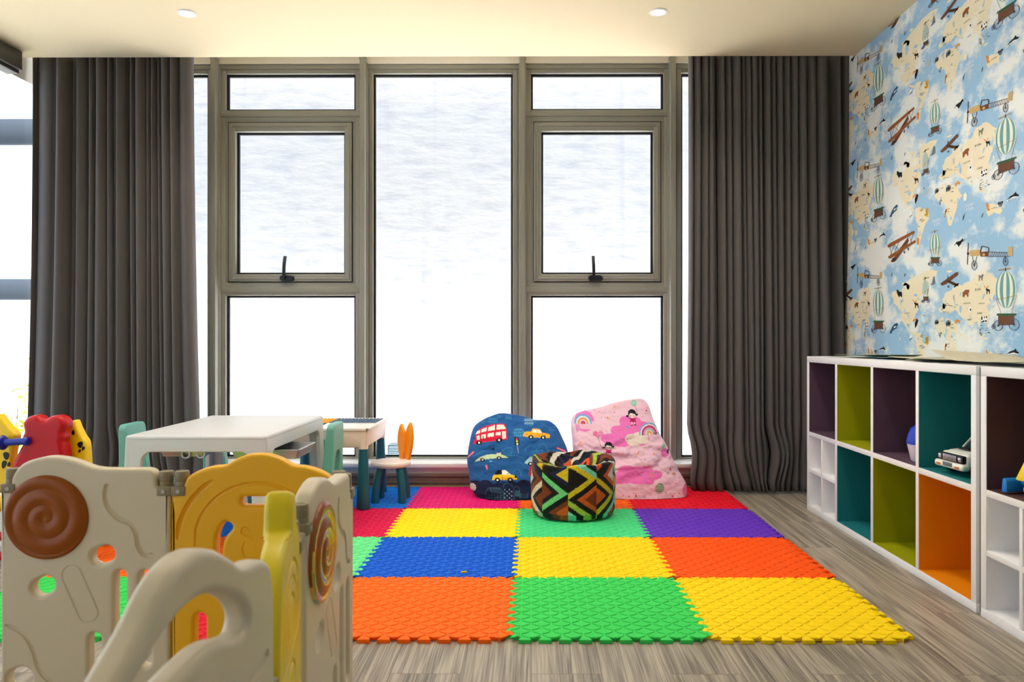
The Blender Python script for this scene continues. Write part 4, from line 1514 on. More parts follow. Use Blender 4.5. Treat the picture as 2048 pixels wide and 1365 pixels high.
hexa(bm, [(-.011, -.005, 0), (.012, -.003, 0), (.013, .006, 0), (-.010, .005, 0)], [(-.010, -.005, .004), (.011, -.003, .005), (.012, .006, .004), (-.009, .005, .004)], 0.001)
o = build('foam_scrap', bm, 'foam_yellow', loc=((927 - VX) / FPX * Yp, Yp, TH + 0.002))
tag(o, 'tiny yellow foam scrap lying on the blue tile', 'scrap')

# ------------------------------------------------------------------ bean bags
def bag(name, outline, f, y_base, y_top, thick, label, base, painter, side_col, seed, wr):
    """outline: photo outline of the front; f maps it to (px, py)"""
    pts = [f(*p) for p in outline]
    sm = smooth([(p[0], p[1], 0) for p in pts], 8)
    ytop = min(p.y for p in sm); ybot = max(p.y for p in sm)
    NV, NF, NB_ = 290, 430, 60
    ANG = []
    for k in range(NF):
        u = 1 - 2 * k / (NF - 1)
        c = math.copysign(abs(u) ** (1 / 0.80), u)
        ANG.append((c, math.sqrt(max(0, 1 - c * c))))
    for k in range(1, NB_):
        t = PI + PI * k / NB_
        ANG.append((math.cos(t), math.sin(t)))
    NT = len(ANG)
    rows = []
    for j in range(NV + 1):
        v = j / NV
        v = 0.5 - 0.5 * math.cos(PI * v) if True else v
        py = ybot + (ytop - ybot) * min(max(v, 0.0015), 0.9985)
        xs = []
        m = len(sm)
        for i in range(m):
            a, c = sm[i], sm[(i + 1) % m]
            if (a.y > py) != (c.y > py):
                xs.append(a.x + (c.x - a.x) * (py - a.y) / (c.y - a.y))
        if len(xs) < 2:
            xs = rows[-1][1:3] if rows else (sm[0].x, sm[0].x + 1)
        rows.append((v, min(xs), max(xs), py))
    bm = B()
    uv = []
    grid = []
    for (v, xa, xb, py) in rows:
        Ym = y_base + (y_top - y_base) * v                    # centre depth
        xc, hw = ((xa + xb) / 2 - VX) / FPX * Ym, (xb - xa) / 2 / FPX * Ym
        z = CH - (py - VY) / FPX * Ym
        tk = thick(v)
        row = []
        for k in range(NT):
            c, s = ANG[k]
            ex = 0.80
            x = xc + hw * math.copysign(abs(c) ** ex, c)
            dy = -tk * math.copysign(abs(s) ** 0.85, s)
            q = Vector((x * 6, z * 16, seed))
            fold = mnoise.noise(q) * 0.5 + mnoise.noise(Vector((x * 11 + z * 9, z * 26 - x * 8, seed + 5))) * 0.35 + mnoise.noise(Vector((x * 40, z * 60, seed + 9))) * 0.10
            dy -= wr(v, (x - xc) / (hw + 1e-6)) * fold * (1 if s > 0 else 0.3)
            row.append(bm.verts.new((x, Ym + dy, max(z, TH + 0.003))))
            uv.append((VX + x / Ym * FPX, py, s))
        grid.append(row)
    for j in range(NV):
        for k in range(NT):
            bm.faces.new((grid[j][k], grid[j][(k + 1) % NT], grid[j + 1][(k + 1) % NT], grid[j + 1][k]))
    bm.faces.new(grid[0][::-1]); bm.faces.new(grid[-1])
    uv = np.array(uv, dtype=np.float32)
    P = Paint(uv[:, :2], base)
    painter(P)
    P.put(uv[:, 2] < 0.06, side_col)
    me_o = build(name, bm, name + '_cloth', angle=180)
    a = me_o.data.color_attributes.new('print', 'FLOAT_COLOR', 'POINT')
    C4 = np.ones((len(uv), 4), dtype=np.float32)
    C4[:, :3] = P.C
    a.data.foreach_set('color', C4.ravel())
    tag(me_o, label, 'bean bag', 'bean bags leaning on the window sill')
    return me_o

attr_mat('blue_bean_bag_cloth'); attr_mat('pink_bean_bag_cloth'); attr_mat('pouf_cloth', 0.9, 600, 0.5)

def paint_cars(p):
    f = lambda x, y: (920 + x / 6.657, 815 + y / 6.657)
    F = lambda L: [f(*q) for q in L]
    k = 1 / 6.657
    E = lambda x, y, a, b_, c, g=0: p.ell(*f(x, y), a * k, b_ * k, c, g)
    Po = lambda L, c: p.poly(F(L), c)
    Li = lambda L, w, c: p.line(F(L), w * k, c)
    navy, mid, out_ = rgb(16, 30, 66), rgb(24, 62, 118), rgb(70, 150, 196)
    dim = rgb(62, 112, 132)
    # hazier, lighter upper half and dark town below
    Po([(90, 960), (250, 940), (300, 950), (420, 960), (640, 950), (800, 960), (960, 940), (1450, 940), (1450, 1300), (90, 1300)], mid)
    for (x, y, a, b_) in ((230, 1010, 90, 70), (360, 1000, 90, 80), (520, 1020, 120, 60), (700, 1000, 90, 70), (850, 990, 90, 80), (980, 1000, 90, 90)):
        E(x, y, a, b_, navy)
    Po([(90, 1040), (1450, 1020), (1450, 1300), (90, 1300)], navy)
    # outlined town
    for L in ([(360, 1180), (360, 1070), (400, 1020), (530, 1020), (600, 1080), (600, 1190), (360, 1190)], [(400, 1020), (440, 1080), (440, 1180)], [(440, 1080), (600, 1080)],
              [(470, 1090), (470, 1180), (590, 1180), (590, 1090), (470, 1090)], [(510, 1090), (510, 1180)], [(550, 1090), (550, 1180)], [(470, 1120), (590, 1120)], [(470, 1150), (590, 1150)],
              [(725, 1200), (725, 1020), (760, 1000), (800, 1020), (800, 1200)], [(810, 1090), (810, 1150), (905, 1150), (905, 1090)], [(590, 1010), (590, 980), (640, 960), (700, 985), (700, 1020)]):
        Li(L, 5, dim)
    for i in range(6):
        Li([(745 + i * 10, 1060), (745 + i * 10, 1130)], 4, dim)
        Li([(820 + i * 15, 1095), (820 + i * 15, 1145)], 3, dim)
    for i in range(4):
        for j in range(6):
            if (i + j) % 2 == 0:
                E(605 + i * 30, 1045 + j * 27, 9, 9, rgb(130, 170, 180))
    for j in range(4):
        Li([(740, 1070 + j * 18), (795, 1070 + j * 18)], 4, dim)
        Li([(380, 1120 + j * 18), (430, 1120 + j * 18)], 4, dim)
    for i in range(10):
        Li([(230 + i * 13, 1060 + (i % 2) * 6), (230 + i * 13, 1120)], 3, rgb(50, 90, 120))
        Li([(405 + i * 13, 1024), (425 + i * 16, 1076)], 3, dim)
    # faint outlines higher up
    for L in ([(560, 560), (620, 500), (700, 500), (700, 580)], [(870, 560), (870, 510), (940, 470), (1020, 510), (1020, 570)], [(1050, 520), (1050, 470), (1110, 450), (1150, 490), (1150, 540)],
              [(390, 190), (390, 140), (500, 140), (500, 190), (390, 190)], [(610, 150), (610, 95), (680, 95), (680, 160)], [(860, 150), (970, 150), (970, 230), (860, 230)],
              [(1080, 200), (1180, 260), (1260, 250)], [(720, 850), (720, 800), (770, 760), (810, 800), (810, 860)], [(830, 860), (830, 800)], [(200, 620), (300, 560), (420, 540)],
              [(920, 610), (1000, 540), (1100, 530)], [(560, 600), (760, 600), (850, 630)], [(700, 690), (800, 690), (850, 720)], [(1160, 540), (1240, 530), (1250, 590)], [(300, 200), (330, 180), (380, 180)]):
        Li(L, 4, out_)
    for i in range(8):
        Li([(400 + i * 12, 142), (400 + i * 12, 188)], 4, out_)
        Li([(1180 + i * 12, 262 + i * 3), (1184 + i * 12, 300)], 3, out_)
        Li([(575 + i * 16, 520), (575 + i * 16, 590)], 3, out_)
        Li([(940 + i * 20, 580), (960 + i * 20, 545)], 3, out_)
        Li([(620 + i * 8, 110), (620 + i * 8, 150)], 3, out_)
    for i in range(4):
        for j in range(2):
            p.ring(*f(872 + i * 30, 165 + j * 36), 1.0, 2.1, rgb(150, 190, 215))
            E(1165 + i * 22, 560 + j * 16, 6, 5, rgb(90, 160, 205))
            E(500 + i * 14, 110 + j * 20, 4, 4, rgb(90, 160, 205))
    # balloon
    E(785, 315, 80, 48, rgb(70, 150, 200))
    for i in range(6):
        Li([(712 + i * 26, 318 - 36 * math.sin(PI * (i + .6) / 6.2)), (720 + i * 25, 318 + 38 * math.sin(PI * (i + .6) / 6.2))], 6, rgb(20, 70, 130))
    Li([(712, 300), (860, 290)], 6, rgb(20, 70, 130)); Li([(708, 330), (856, 335)], 6, rgb(20, 70, 130))
    Li([(810, 370), (820, 400), (838, 400)], 6, rgb(60, 130, 180))
    # double decker
    red, dkred, cream, blk, wht = rgb(214, 22, 62), rgb(160, 20, 50), rgb(232, 232, 222), rgb(16, 16, 22), rgb(240, 240, 236)
    Po([(186, 470), (190, 440), (206, 420), (225, 340), (240, 300), (280, 268), (360, 232), (450, 212), (580, 206), (604, 216), (628, 290), (640, 400), (560, 402), (480, 410), (320, 440), (220, 470)], red)
    for i in range(12):
        E(300 + i * 27, 420 - i * 4, 6, 8, dkred)
        E(250 + i * 30, 345 - i * 5, 6, 6, dkred)
    for L in ([(214, 348), (236, 306), (278, 288), (276, 324)], [(290, 318), (296, 280), (366, 254), (362, 300)], [(380, 298), (386, 250), (470, 222), (474, 284)], [(492, 280), (496, 222), (580, 218), (620, 270)],
              [(232, 382), (234, 364), (272, 352), (276, 412), (236, 416)], [(292, 392), (296, 344), (356, 334), (358, 386)], [(380, 368), (382, 326), (462, 312), (464, 358)], [(484, 344), (486, 312), (550, 304), (552, 344)],
              [(566, 300), (616, 296), (620, 384), (574, 390)]):
        Po(L, cream)
    Li([(593, 310), (597, 378)], 5, rgb(170, 170, 180))
    paint_text(p, '9', *f(312, 360), 28 * k, 6 * k, blk)
    for (x, y) in ((266, 450), (532, 404)):
        E(x, y, 40, 25, blk, -8); E(x, y, 15, 12, wht)
    # orange taxi
    yl = rgb(240, 176, 40)
    Po([(842, 350), (850, 318), (880, 306), (945, 306), (966, 264), (1060, 268), (1090, 318), (1180, 336), (1196, 352), (1188, 386), (840, 362)], yl)
    for i in range(9):
        E(890 + i * 34, 338 + (i % 2) * 14, 9, 8, rgb(214, 130, 20))
    Po([(962, 312), (976, 278), (1018, 278), (1024, 318)], cream); Po([(1030, 318), (1026, 280), (1064, 284), (1096, 328)], cream)
    for (x, y) in ((944, 369), (1104, 378)):
        E(x, y, 34, 24, blk); E(x, y, 13, 11, wht)
    # traffic light
    Po([(728, 372), (778, 366), (798, 468), (740, 470)], blk)
    for (y, c) in ((392, rgb(226, 70, 90)), (420, rgb(226, 220, 90)), (452, rgb(226, 226, 150))):
        E(760 + (y - 392) * .12, y, 15, 13, c)
    Li([(768, 472), (782, 566)], 7, rgb(190, 190, 200))
    # long green car
    gr = rgb(200, 226, 186)
    Po([(214, 696), (226, 668), (290, 622), (380, 592), (440, 586), (560, 586), (610, 602), (652, 626), (648, 634), (560, 628), (470, 640), (380, 650), (300, 668)], gr)
    for (x, y) in ((316, 662), (532, 633)):
        E(x, y, 32, 22, blk); E(x, y, 12, 10, wht)
    Po([(494, 586), (500, 570), (556, 562), (556, 586)], rgb(226, 226, 220)); Li([(500, 576), (530, 568)], 8, rgb(226, 150, 60))
    # pale blue van
    bl = rgb(170, 214, 226)
    Po([(862, 700), (870, 676), (930, 616), (1000, 606), (1270, 600), (1290, 620), (1280, 700), (960, 720)], bl)
    Po([(975, 690), (990, 612), (1060, 610), (1060, 680)], wht)
    for i in range(9):
        E(995 + (i % 3) * 24, 628 + (i // 3) * 18, 5, 4, rgb(226, 80, 130))
    Po([(1095, 640), (1100, 622), (1250, 612), (1252, 640)], rgb(240, 190, 110))
    E(938, 706, 34, 24, blk); E(938, 706, 13, 11, wht)
    # yellow hatchback
    yy = rgb(238, 206, 40)
    Po([(440, 920), (446, 880), (466, 848), (700, 842), (742, 858), (768, 890), (764, 912)], yy)
    Po([(466, 846), (510, 790), (566, 786), (570, 846)], rgb(22, 24, 44)); Po([(570, 846), (570, 786), (620, 790), (690, 842)], wht)
    Li([(640, 836), (664, 822)], 7, blk); Li([(574, 850), (576, 914)], 4, blk); E(746, 870, 12, 16, blk); Li([(430, 900), (440, 890)], 10, blk)
    for (x, y) in ((512, 916), (678, 912)):
        E(x, y, 36, 30, blk); E(x, y, 14, 13, wht)
    for i in range(5):
        Li([(425 + i * 72, 946), (465 + i * 72, 946)], 9, rgb(14, 20, 34))
    # arrows, signs and words
    pk = rgb(238, 120, 140)
    Po([(366, 718), (392, 744), (378, 746), (384, 788), (364, 788), (362, 746), (346, 746)], pk)
    paint_text(p, 'UP', *f(334, 818), 24 * k, 4 * k, rgb(12, 30, 60))
    paint_text(p, 'DOWN', *f(400, 466), 20 * k, 4 * k, rgb(12, 30, 60))
    Po([(444, 502), (468, 502), (468, 518), (474, 518), (456, 536), (440, 518), (446, 518)], rgb(12, 20, 40))
    for L in ([(108, 640), (190, 556), (204, 566), (200, 584), (112, 656)], [(1266, 512), (1290, 500), (1400, 556), (1412, 580), (1396, 580)]):
        Po(L, rgb(232, 60, 100))
    Li([(122, 640), (192, 572)], 8, rgb(236, 170, 180)); Li([(1290, 514), (1392, 564)], 8, rgb(236, 170, 180))
    Li([(156, 620), (158, 664)], 5, rgb(12, 30, 60)); Li([(1364, 560), (1370, 600)], 5, rgb(12, 30, 60))
    E(424, 676, 22, 10, rgb(90, 170, 210))
    # round dotted thing and ladybird at the lower left edge
    E(182, 1036, 46, 50, rgb(240, 240, 238))
    for i in range(5):
        for j in range(5):
            if math.hypot(i - 2, j - 2) < 2.4:
                E(150 + i * 17 + (j % 2) * 7, 1000 + j * 18, 6, 6, blk)
    E(170, 1098, 18, 24, rgb(214, 20, 40)); E(170, 1094, 6, 8, blk)
    # red bus roof at the hem
    Po([(310, 1262), (330, 1236), (420, 1206), (640, 1198), (720, 1220), (740, 1244), (700, 1262)], rgb(196, 26, 34))
    for i in range(4):
        Po([(342 + i * 104, 1248), (360 + i * 104, 1222 - i * 3), (440 + i * 94, 1212 - i), (440 + i * 94, 1246)], rgb(226, 130, 96))

bag('blue_bean_bag', [(290, 1262), (205, 1160), (142, 1080), (130, 960), (106, 800), (96, 680), (118, 500), (180, 270), (310, 162), (430, 110), (540, 80), (700, 92), (860, 126), (1010, 172), (1100, 172), (1190, 182), (1290, 262), (1360, 400),
     (1432, 570), (1462, 760), (1440, 980), (1400, 1130), (1320, 1225), (1100, 1262), (800, 1268), (500, 1280)],
    lambda x, y: (920 + x / 6.657, 815 + y / 6.657), 4.44, 4.70, lambda v: 0.135 * (max(0.0, 1 - (2 * v - 0.85) ** 2 / 1.4)) ** 0.5 * (0.25 + 0.75 * min(1, (1 - v) * 4)) + 0.004,
    'squashed blue bean bag printed with a red bus and cars, leaning on the window sill', rgb(30, 92, 158), paint_cars, rgb(205, 205, 226), 3.0,
    lambda v, u: 0.026 + 0.04 * max(0, v - .45))

def paint_girls(p):
    f = lambda x, y: (1130 + x / 5.935, 785 + y / 5.935)
    F = lambda L: [f(*q) for q in L]
    k = 1 / 5.935
    E = lambda x, y, a, b_, c, g=0: p.ell(*f(x, y), a * k, b_ * k, c, g)
    Po = lambda L, c: p.poly(F(L), c)
    Li = lambda L, w, c: p.line(F(L), w * k, c)
    St = lambda x, y, r, c: p.star(*f(x, y), r * k, c)
    hot, rose, org, blu, grn, blk, cream, mar = rgb(236, 116, 190), rgb(226, 120, 170), rgb(230, 150, 50), rgb(110, 170, 220), rgb(150, 205, 180), rgb(24, 20, 28), rgb(236, 222, 208), rgb(176, 26, 84)
    # clouds
    for (x, y, a, b_) in ((690, 330, 62, 60), (780, 350, 110, 80), (880, 400, 120, 70), (580, 430, 60, 50), (700, 450, 150, 90), (500, 520, 95, 60), (640, 540, 150, 75), (860, 520, 110, 85)):
        E(x, y, a, b_, hot)
    for (x, y, a, b_) in ((760, 520, 80, 52), (860, 500, 100, 52), (800, 570, 90, 34), (900, 545, 60, 40)):
        E(x, y, a, b_, cream)
    for (x, y, a, b_) in ((700, 880, 100, 56), (860, 900, 150, 66), (1010, 940, 105, 56), (680, 960, 130, 80), (860, 980, 170, 66), (620, 1000, 80, 46), (960, 1020, 60, 30)):
        E(x, y, a, b_, hot)
    E(1160, 700, 50, 52, hot); E(1420, 1140, 56, 76, rgb(232, 120, 170))
    # rainbows
    def rainbow(x, y, r0, cols, w):
        X, Y = f(x, y)
        for i, c in enumerate(cols):
            p.ring(X, Y, (r0 - (i + 1) * w) * k, (r0 - i * w) * k, c, Y + 2)
    E(222, 330, 112, 118, hot)
    Po([(110, 330), (100, 300), (130, 470), (180, 420), (200, 360)], rgb(226, 150, 200))
    Po([(150, 340), (360, 330), (330, 420), (180, 420)], rgb(236, 190, 210))
    rainbow(206, 352, 100, [blu, rgb(214, 226, 240), org, rgb(236, 190, 210), mar], 19)
    rainbow(976, 474, 126, [blu, rgb(240, 214, 220), mar, hot, grn, rgb(236, 200, 200), org, cream], 16)
    for i in range(4):
        Li([(1024 + i * 18, 462), (1030 + i * 18, 478)], 7, blk)
    # girls
    def girl(x, y, s, skirt):
        EE = lambda dx, dy, a, b_, c, g=0: E(x + dx * s, y + dy * s, a * s, b_ * s, c, g)
        EE(0, -10, 52, 50, blk)
        EE(-62, 22, 18, 14, blk); EE(60, 6, 18, 14, blk)
        EE(0, 16, 40, 32, rgb(244, 226, 222))
        p.poly(F([(x - 44 * s, y + 2 * s), (x - 20 * s, y - 14 * s), (x + 14 * s, y - 6 * s), (x + 44 * s, y + 2 * s), (x + 30 * s, y - 44 * s), (x - 30 * s, y - 44 * s)]), blk)
        EE(-20, 20, 6, 6, rgb(40, 30, 40)); EE(16, 20, 6, 6, rgb(40, 30, 40)); EE(-28, 32, 7, 5, rgb(240, 150, 170)); EE(24, 32, 7, 5, rgb(240, 150, 170))
        p.poly(F([(x - 22 * s, y + 48 * s), (x + 24 * s, y + 48 * s), (x + 50 * s, y + 100 * s), (x - 38 * s, y + 100 * s)]), skirt)
        Li([(x - 20 * s, y + 54 * s), (x - 46 * s, y + 46 * s)], 12 * s, skirt); Li([(x + 22 * s, y + 54 * s), (x + 44 * s, y + 60 * s)], 12 * s, skirt)
        Li([(x - 10 * s, y + 100 * s), (x - 14 * s, y + 128 * s)], 11 * s, rgb(244, 226, 222)); Li([(x + 18 * s, y + 100 * s), (x + 24 * s, y + 126 * s)], 11 * s, rgb(244, 226, 222))
        EE(-14, 132, 16, 7, blk); EE(30, 130, 16, 7, blk)
    girl(782, 250, 0.92, mar)
    girl(490, 605, 0.86, rgb(200, 30, 110))
    for (x, y, c) in ((812, 124, rgb(120, 190, 170)), (1084, 1096, rgb(126, 150, 120))):
        E(x, y, 38 if c[1] > .4 else 54, 34 if c[1] > .4 else 66, c)
    for i in range(5):
        Li([(1034, 1060 + i * 22), (1060, 1052 + i * 22), (1090, 1062 + i * 22), (1134, 1050 + i * 22)], 5, rgb(226, 226, 210))
    for i in range(3):
        Li([(780, 108 + i * 15), (846, 104 + i * 15)], 5, rgb(214, 236, 226))
    Li([(820, 156), (842, 200), (836, 250)], 4, blk); Li([(1076, 1166), (1072, 1220), (1050, 1262)], 4, rgb(60, 50, 60))
    E(986, 1264, 56, 26, blk)
    # heart balloons
    E(345, 468, 32, 30, rose); E(404, 462, 28, 34, rose, 20); Po([(318, 482), (440, 470), (376, 520)], rose)
    for i in range(8):
        E(380 + (i % 4) * 13, 448 + (i // 4) * 22, 4, 4, rgb(250, 220, 230))
    Li([(376, 516), (388, 560), (398, 600), (430, 640)], 4, rgb(40, 30, 40))
    St(1146, 616, 46, grn); E(1210, 690, 22, 22, blk); E(1226, 698, 14, 14, rgb(244, 226, 222)); E(1240, 750, 30, 26, rgb(240, 160, 200))
    # moons, stars and confetti
    for (x, y) in ((158, 586), (820, 690)):
        Li([(x + 20, y - 24), (x + 14, y + 2), (x - 16, y + 22)], 10, org)
    for (x, y, r_, c) in ((500, 292, 18, org), (580, 170, 16, org), (575, 230, 16, rose), (958, 212, 20, rgb(214, 90, 150)), (718, 392, 24, rgb(80, 160, 200)), (1020, 698, 22, org), (1218, 880, 24, rgb(214, 90, 130)), (1264, 940, 28, rgb(206, 120, 60)),
                         (1184, 930, 18, rgb(206, 120, 60)), (1306, 910, 20, blu), (970, 860, 20, org), (990, 920, 20, org), (970, 970, 16, org), (810, 1184, 22, rgb(206, 70, 80)), (730, 1190, 18, rgb(214, 90, 120)), (1244, 1200, 22, rgb(214, 70, 120)), (660, 1180, 14, org)):
        St(x, y, r_, c)
    rnd = random.Random(4)
    for (cx, cy, w, h, n) in ((500, 230, 160, 60, 26), (970, 230, 70, 60, 14), (1260, 980, 110, 80, 24), (960, 880, 200, 70, 30), (760, 1180, 200, 60, 22), (1260, 1180, 110, 50, 16), (880, 700, 300, 60, 20), (480, 740, 100, 40, 10), (560, 470, 160, 60, 14), (990, 800, 100, 40, 8)):
        for i in range(n):
            E(cx + rnd.uniform(-w, w), cy + rnd.uniform(-h, h), rnd.choice((4, 5, 8)), rnd.choice((4, 5, 8)), rnd.choice((org, rose, blu, rgb(214, 80, 120))))

bag('pink_bean_bag', [(94, 700), (84, 560), (72, 420), (78, 330), (122, 262), (250, 212), (400, 182), (620, 112), (880, 76), (962, 112), (1002, 182), (1040, 300), (1110, 470), (1220, 660), (1310, 860), (1418, 1050), (1446, 1150),
     (1432, 1230), (1388, 1262), (1200, 1270), (1000, 1276), (600, 1290), (330, 1285), (190, 1240), (150, 1100), (110, 880)],
    lambda x, y: (1130 + x / 5.935, 785 + y / 5.935), 4.47, 4.74, lambda v: 0.125 * (max(0.0, 1 - (2 * v - 0.8) ** 2 / 1.5)) ** 0.5 * (0.3 + 0.7 * min(1, (1 - v) * 3)) + 0.004,
    'tall pink bean bag printed with girls, clouds and rainbows, leaning on the window', rgb(238, 196, 216), paint_girls, rgb(222, 70, 96), 8.0,
    lambda v, u: 0.018 + 0.044 * math.exp(-((v - 0.47) / 0.16) ** 2))

# ------------------------------------------------------------------ patterned pouf
def pouf():
    R, H = 0.214, 0.285
    cx, cy = 0.2145, 4.01
    NT = 400
    prof = [(0.0, 0.002), (0.12, 0.001), (0.17, 0.002), (0.19, 0.006), (0.203, 0.016), (0.210, 0.035)]
    prof += [(0.212 + 0.003 * math.sin(PI * k / 70), 0.036 + (H - 0.05) * k / 70) for k in range(71)]
    prof += [(0.2115, H - 0.008), (0.208, H - 0.002), (0.203, H), (0.196, H - 0.002)]
    prof += [(0.19 - 0.19 * k / 40, H - 0.006 - 0.055 * (math.sin(PI / 2 * min(1, k / 26.0))) ** 1.2) for k in range(41)]
    bm = B()
    P, grid = [], []
    for (r, z) in prof:
        row = []
        for k in range(NT):
            t = 2 * PI * k / NT
            th = t                       # angle from the -y direction, positive to +x
            dx, dy = math.sin(th), -math.cos(th)
            zz = z
            rr = r
            top = max(0.0, (z - 0.2) / 0.085)
            if z > 0.18:
                # slumped rim: low at the front, creased, higher at the back
                w = 0.006 * math.sin(3 * th + 0.6) + 0.004 * math.sin(7 * th + 1) - 0.011 * math.cos(th)
                zz = z + w * top
                rr = r + 0.004 * top * math.sin(5 * th)
            q = mnoise.noise(Vector((dx * 3.2 + r * 8, dy * 3.2, z * 14)))
            if r < 0.195 and z > 0.1:
                zz += 0.016 * q + 0.008 * mnoise.noise(Vector((dx * r * 40, dy * r * 40, 2)))
            else:
                rr += 0.003 * q
            row.append(bm.verts.new((rr * dx, rr * dy, max(0, zz))))
            P.append((th if th < PI else th - 2 * PI, z if r > 0.195 or z < 0.1 else H + (0.196 - r), r))
        grid.append(row)
    for a, c in zip(grid, grid[1:]):
        for k in range(NT):
            bm.faces.new((a[k], a[(k + 1) % NT], c[(k + 1) % NT], c[k]))
    bmesh.ops.remove_doubles(bm, verts=grid[0] + grid[-1], dist=1e-6)
    P = np.array(P, dtype=np.float32)
    # strips between vertical seams; in each, triangles nested from either seam
    th = np.degrees(P[:, 0]); z = P[:, 1]
    w = 360.0 / 9.4
    SE = [-49.8, -11.2, 27.3, 64.5, 103, 141, 180.1]
    SEL = [-49.8, -88, -126, -180.1]
    edges = sorted(SE + SEL[1:])
    C = np.zeros((len(P), 3), np.float32)
    blk, nav, brn, org, ylw, grn, mnt, wht, olv, blu = [np.array(rgb(*c)[:3], np.float32) for c in
        ((20, 18, 18), (26, 30, 66), (120, 52, 26), (206, 84, 28), (206, 180, 30), (110, 200, 130), (120, 205, 190), (214, 206, 196), (170, 184, 70), (40, 66, 180))]
    # (left-seam centre height, schemes for left triangles, schemes for right triangles) outermost layer first
    info = {
        -49.8: (0.147, [[grn, blk, brn], [blk, brn, org]], [[blk, nav, ylw], [blk, brn, org]]),
        -11.2: (0.216, [[ylw, blk, blk], [olv, blk, mnt]], [[mnt, blk, nav], [blk, org, brn]]),
        27.3: (0.128, [[ylw, blk, org], [blk, org, wht]], [[blk, org, wht], [blk, mnt, org]]),
        -88: (0.20, [[brn, blk, wht], [org, blk, grn]], [[nav, blk, ylw], [wht, blk, brn]]),
    }
    dflt = [(0.18, [[grn, blk, ylw], [blk, nav, org]], [[wht, blk, brn], [mnt, nav, ylw]]), (0.11, [[org, blk, wht], [olv, blk, brn]], [[blk, blu, ylw], [brn, org, blk]])]
    hh = 0.0985
    for i in range(len(edges) - 1):
        a, c = edges[i], edges[i + 1]
        m = (th >= a) & (th < c)
        s = (th - a) / (c - a)
        zl, LS, RS = info.get(a, dflt[i % 2])
        q = (z - zl) / (2 * hh)
        n = np.round(q)
        dl = np.abs(z - zl - n * 2 * hh) / hh          # 0 at left-triangle centre height .. 1
        left = dl + s < 1
        tl = 1 - (dl + s)
        n2 = np.round(q - 0.5)
        dr = np.abs(z - zl - (n2 + 0.5) * 2 * hh) / hh
        trr = 1 - (dr + (1 - s))
        for side, t, nn, S in ((left, tl, n, LS), (~left, trr, n2, RS)):
            for par in (0, 1):
                sc = S[par]
                mm = m & side & ((nn.astype(int) % 2) == par)
                C[mm] = sc[2]
                C[mm & (t < 0.56)] = sc[1]
                C[mm & (t < 0.30)] = sc[0]
    C[(P[:, 2] < 0.05) & (z > 0.3)] = blk
    # woven marl: darker flecks in the light bands
    rnd = np.random.RandomState(2)
    fleck = rnd.rand(len(P)) < 0.16
    C[fleck] *= 0.55
    o = build('pouf', bm, 'pouf_cloth', angle=180, loc=(cx, cy, TH + 0.002))
    n_v = len(o.data.vertices)
    if n_v != len(P):      # merged poles
        keep = np.ones(len(P), bool)
        keep[1:NT] = False
        keep[len(P) - NT + 1:] = False
        Ck = C[keep]
        if len(Ck) != n_v:
            Ck = np.resize(Ck, (n_v, 3))
    else:
        Ck = C
    a = o.data.color_attributes.new('print', 'FLOAT_COLOR', 'POINT')
    C4 = np.ones((n_v, 4), np.float32); C4[:, :3] = Ck
    a.data.foreach_set('color', C4.ravel())
    tag(o, 'round pouf with bold black, yellow, green and orange triangles in front of the bean bags', 'pouf')
    bm = B()
    t_ = math.radians(-82)
    x, y = 0.214 * math.sin(t_), -0.214 * math.cos(t_)
    hexa(bm, [(x - .014, y - .012, .20), (x - .001, y - .012, .20), (x - .001, y - .009, .20), (x - .014, y - .009, .20)], [(x - .012, y - .012, .25), (x, y - .012, .25), (x, y - .009, .25), (x - .012, y - .009, .25)], 0.001)
    build('label_tag', bm, 'tag_red', o)
pouf()
# ------------------------------------------------------------------ white kids table
def arch_plate(w0, w1, h, leg, ztop, rad):
    """side of a moulded table: outline with an open arch, (x, z)"""
    out = [(-w1 / 2, 0), (-w0 / 2, h), (w0 / 2, h), (w1 / 2, 0), (w1 / 2 - leg, 0)]
    xr = w0 / 2 - leg
    for k in range(9):
        a = PI / 2 * k / 8
        out.append((xr - rad + rad * math.cos(a), ztop - rad + rad * math.sin(a)))
    for k in range(9):
        a = PI / 2 + PI / 2 * k / 8
        out.append((-xr + rad + rad * math.cos(a), ztop - rad + rad * math.sin(a)))
    out.append((-w1 / 2 + leg, 0))
    return out
tb = empty('kids_table', (-1.355, 3.595, 0))
tag(tb, 'white moulded plastic kids table with metal trays under its top, behind the playpen fence', 'table')
bm = B(); box(bm, -.2875, .2875, -.43, .43, .491, .515, .011, seg=4)
build('table_top', bm, 'table_white', tb)
for (rot, off, w0, w1) in ((0, .418, .573, .607), (PI, .418, .573, .607), (PI / 2, .2755, .858, .892), (-PI / 2, .2755, .858, .892)):
    bm = plate_mesh(arch_plate(w0, w1, .509, .066, .446, .042), (), .022, .006, 3)
    mt = Matrix.Rotation(rot, 4, 'Z') @ Matrix.Translation((0, -off, TH * 0 + 0.0))
    for v in bm.verts:
        v.co.y -= 0.014 * (1 - v.co.z / .509)
        v.co.z = max(v.co.z, 0.0) + (0.0135 * (1 - v.co.z / .509))
    bmesh.ops.transform(bm, matrix=mt, verts=bm.verts)
    build('leg_frame', bm, 'table_white', tb, weighted=True)
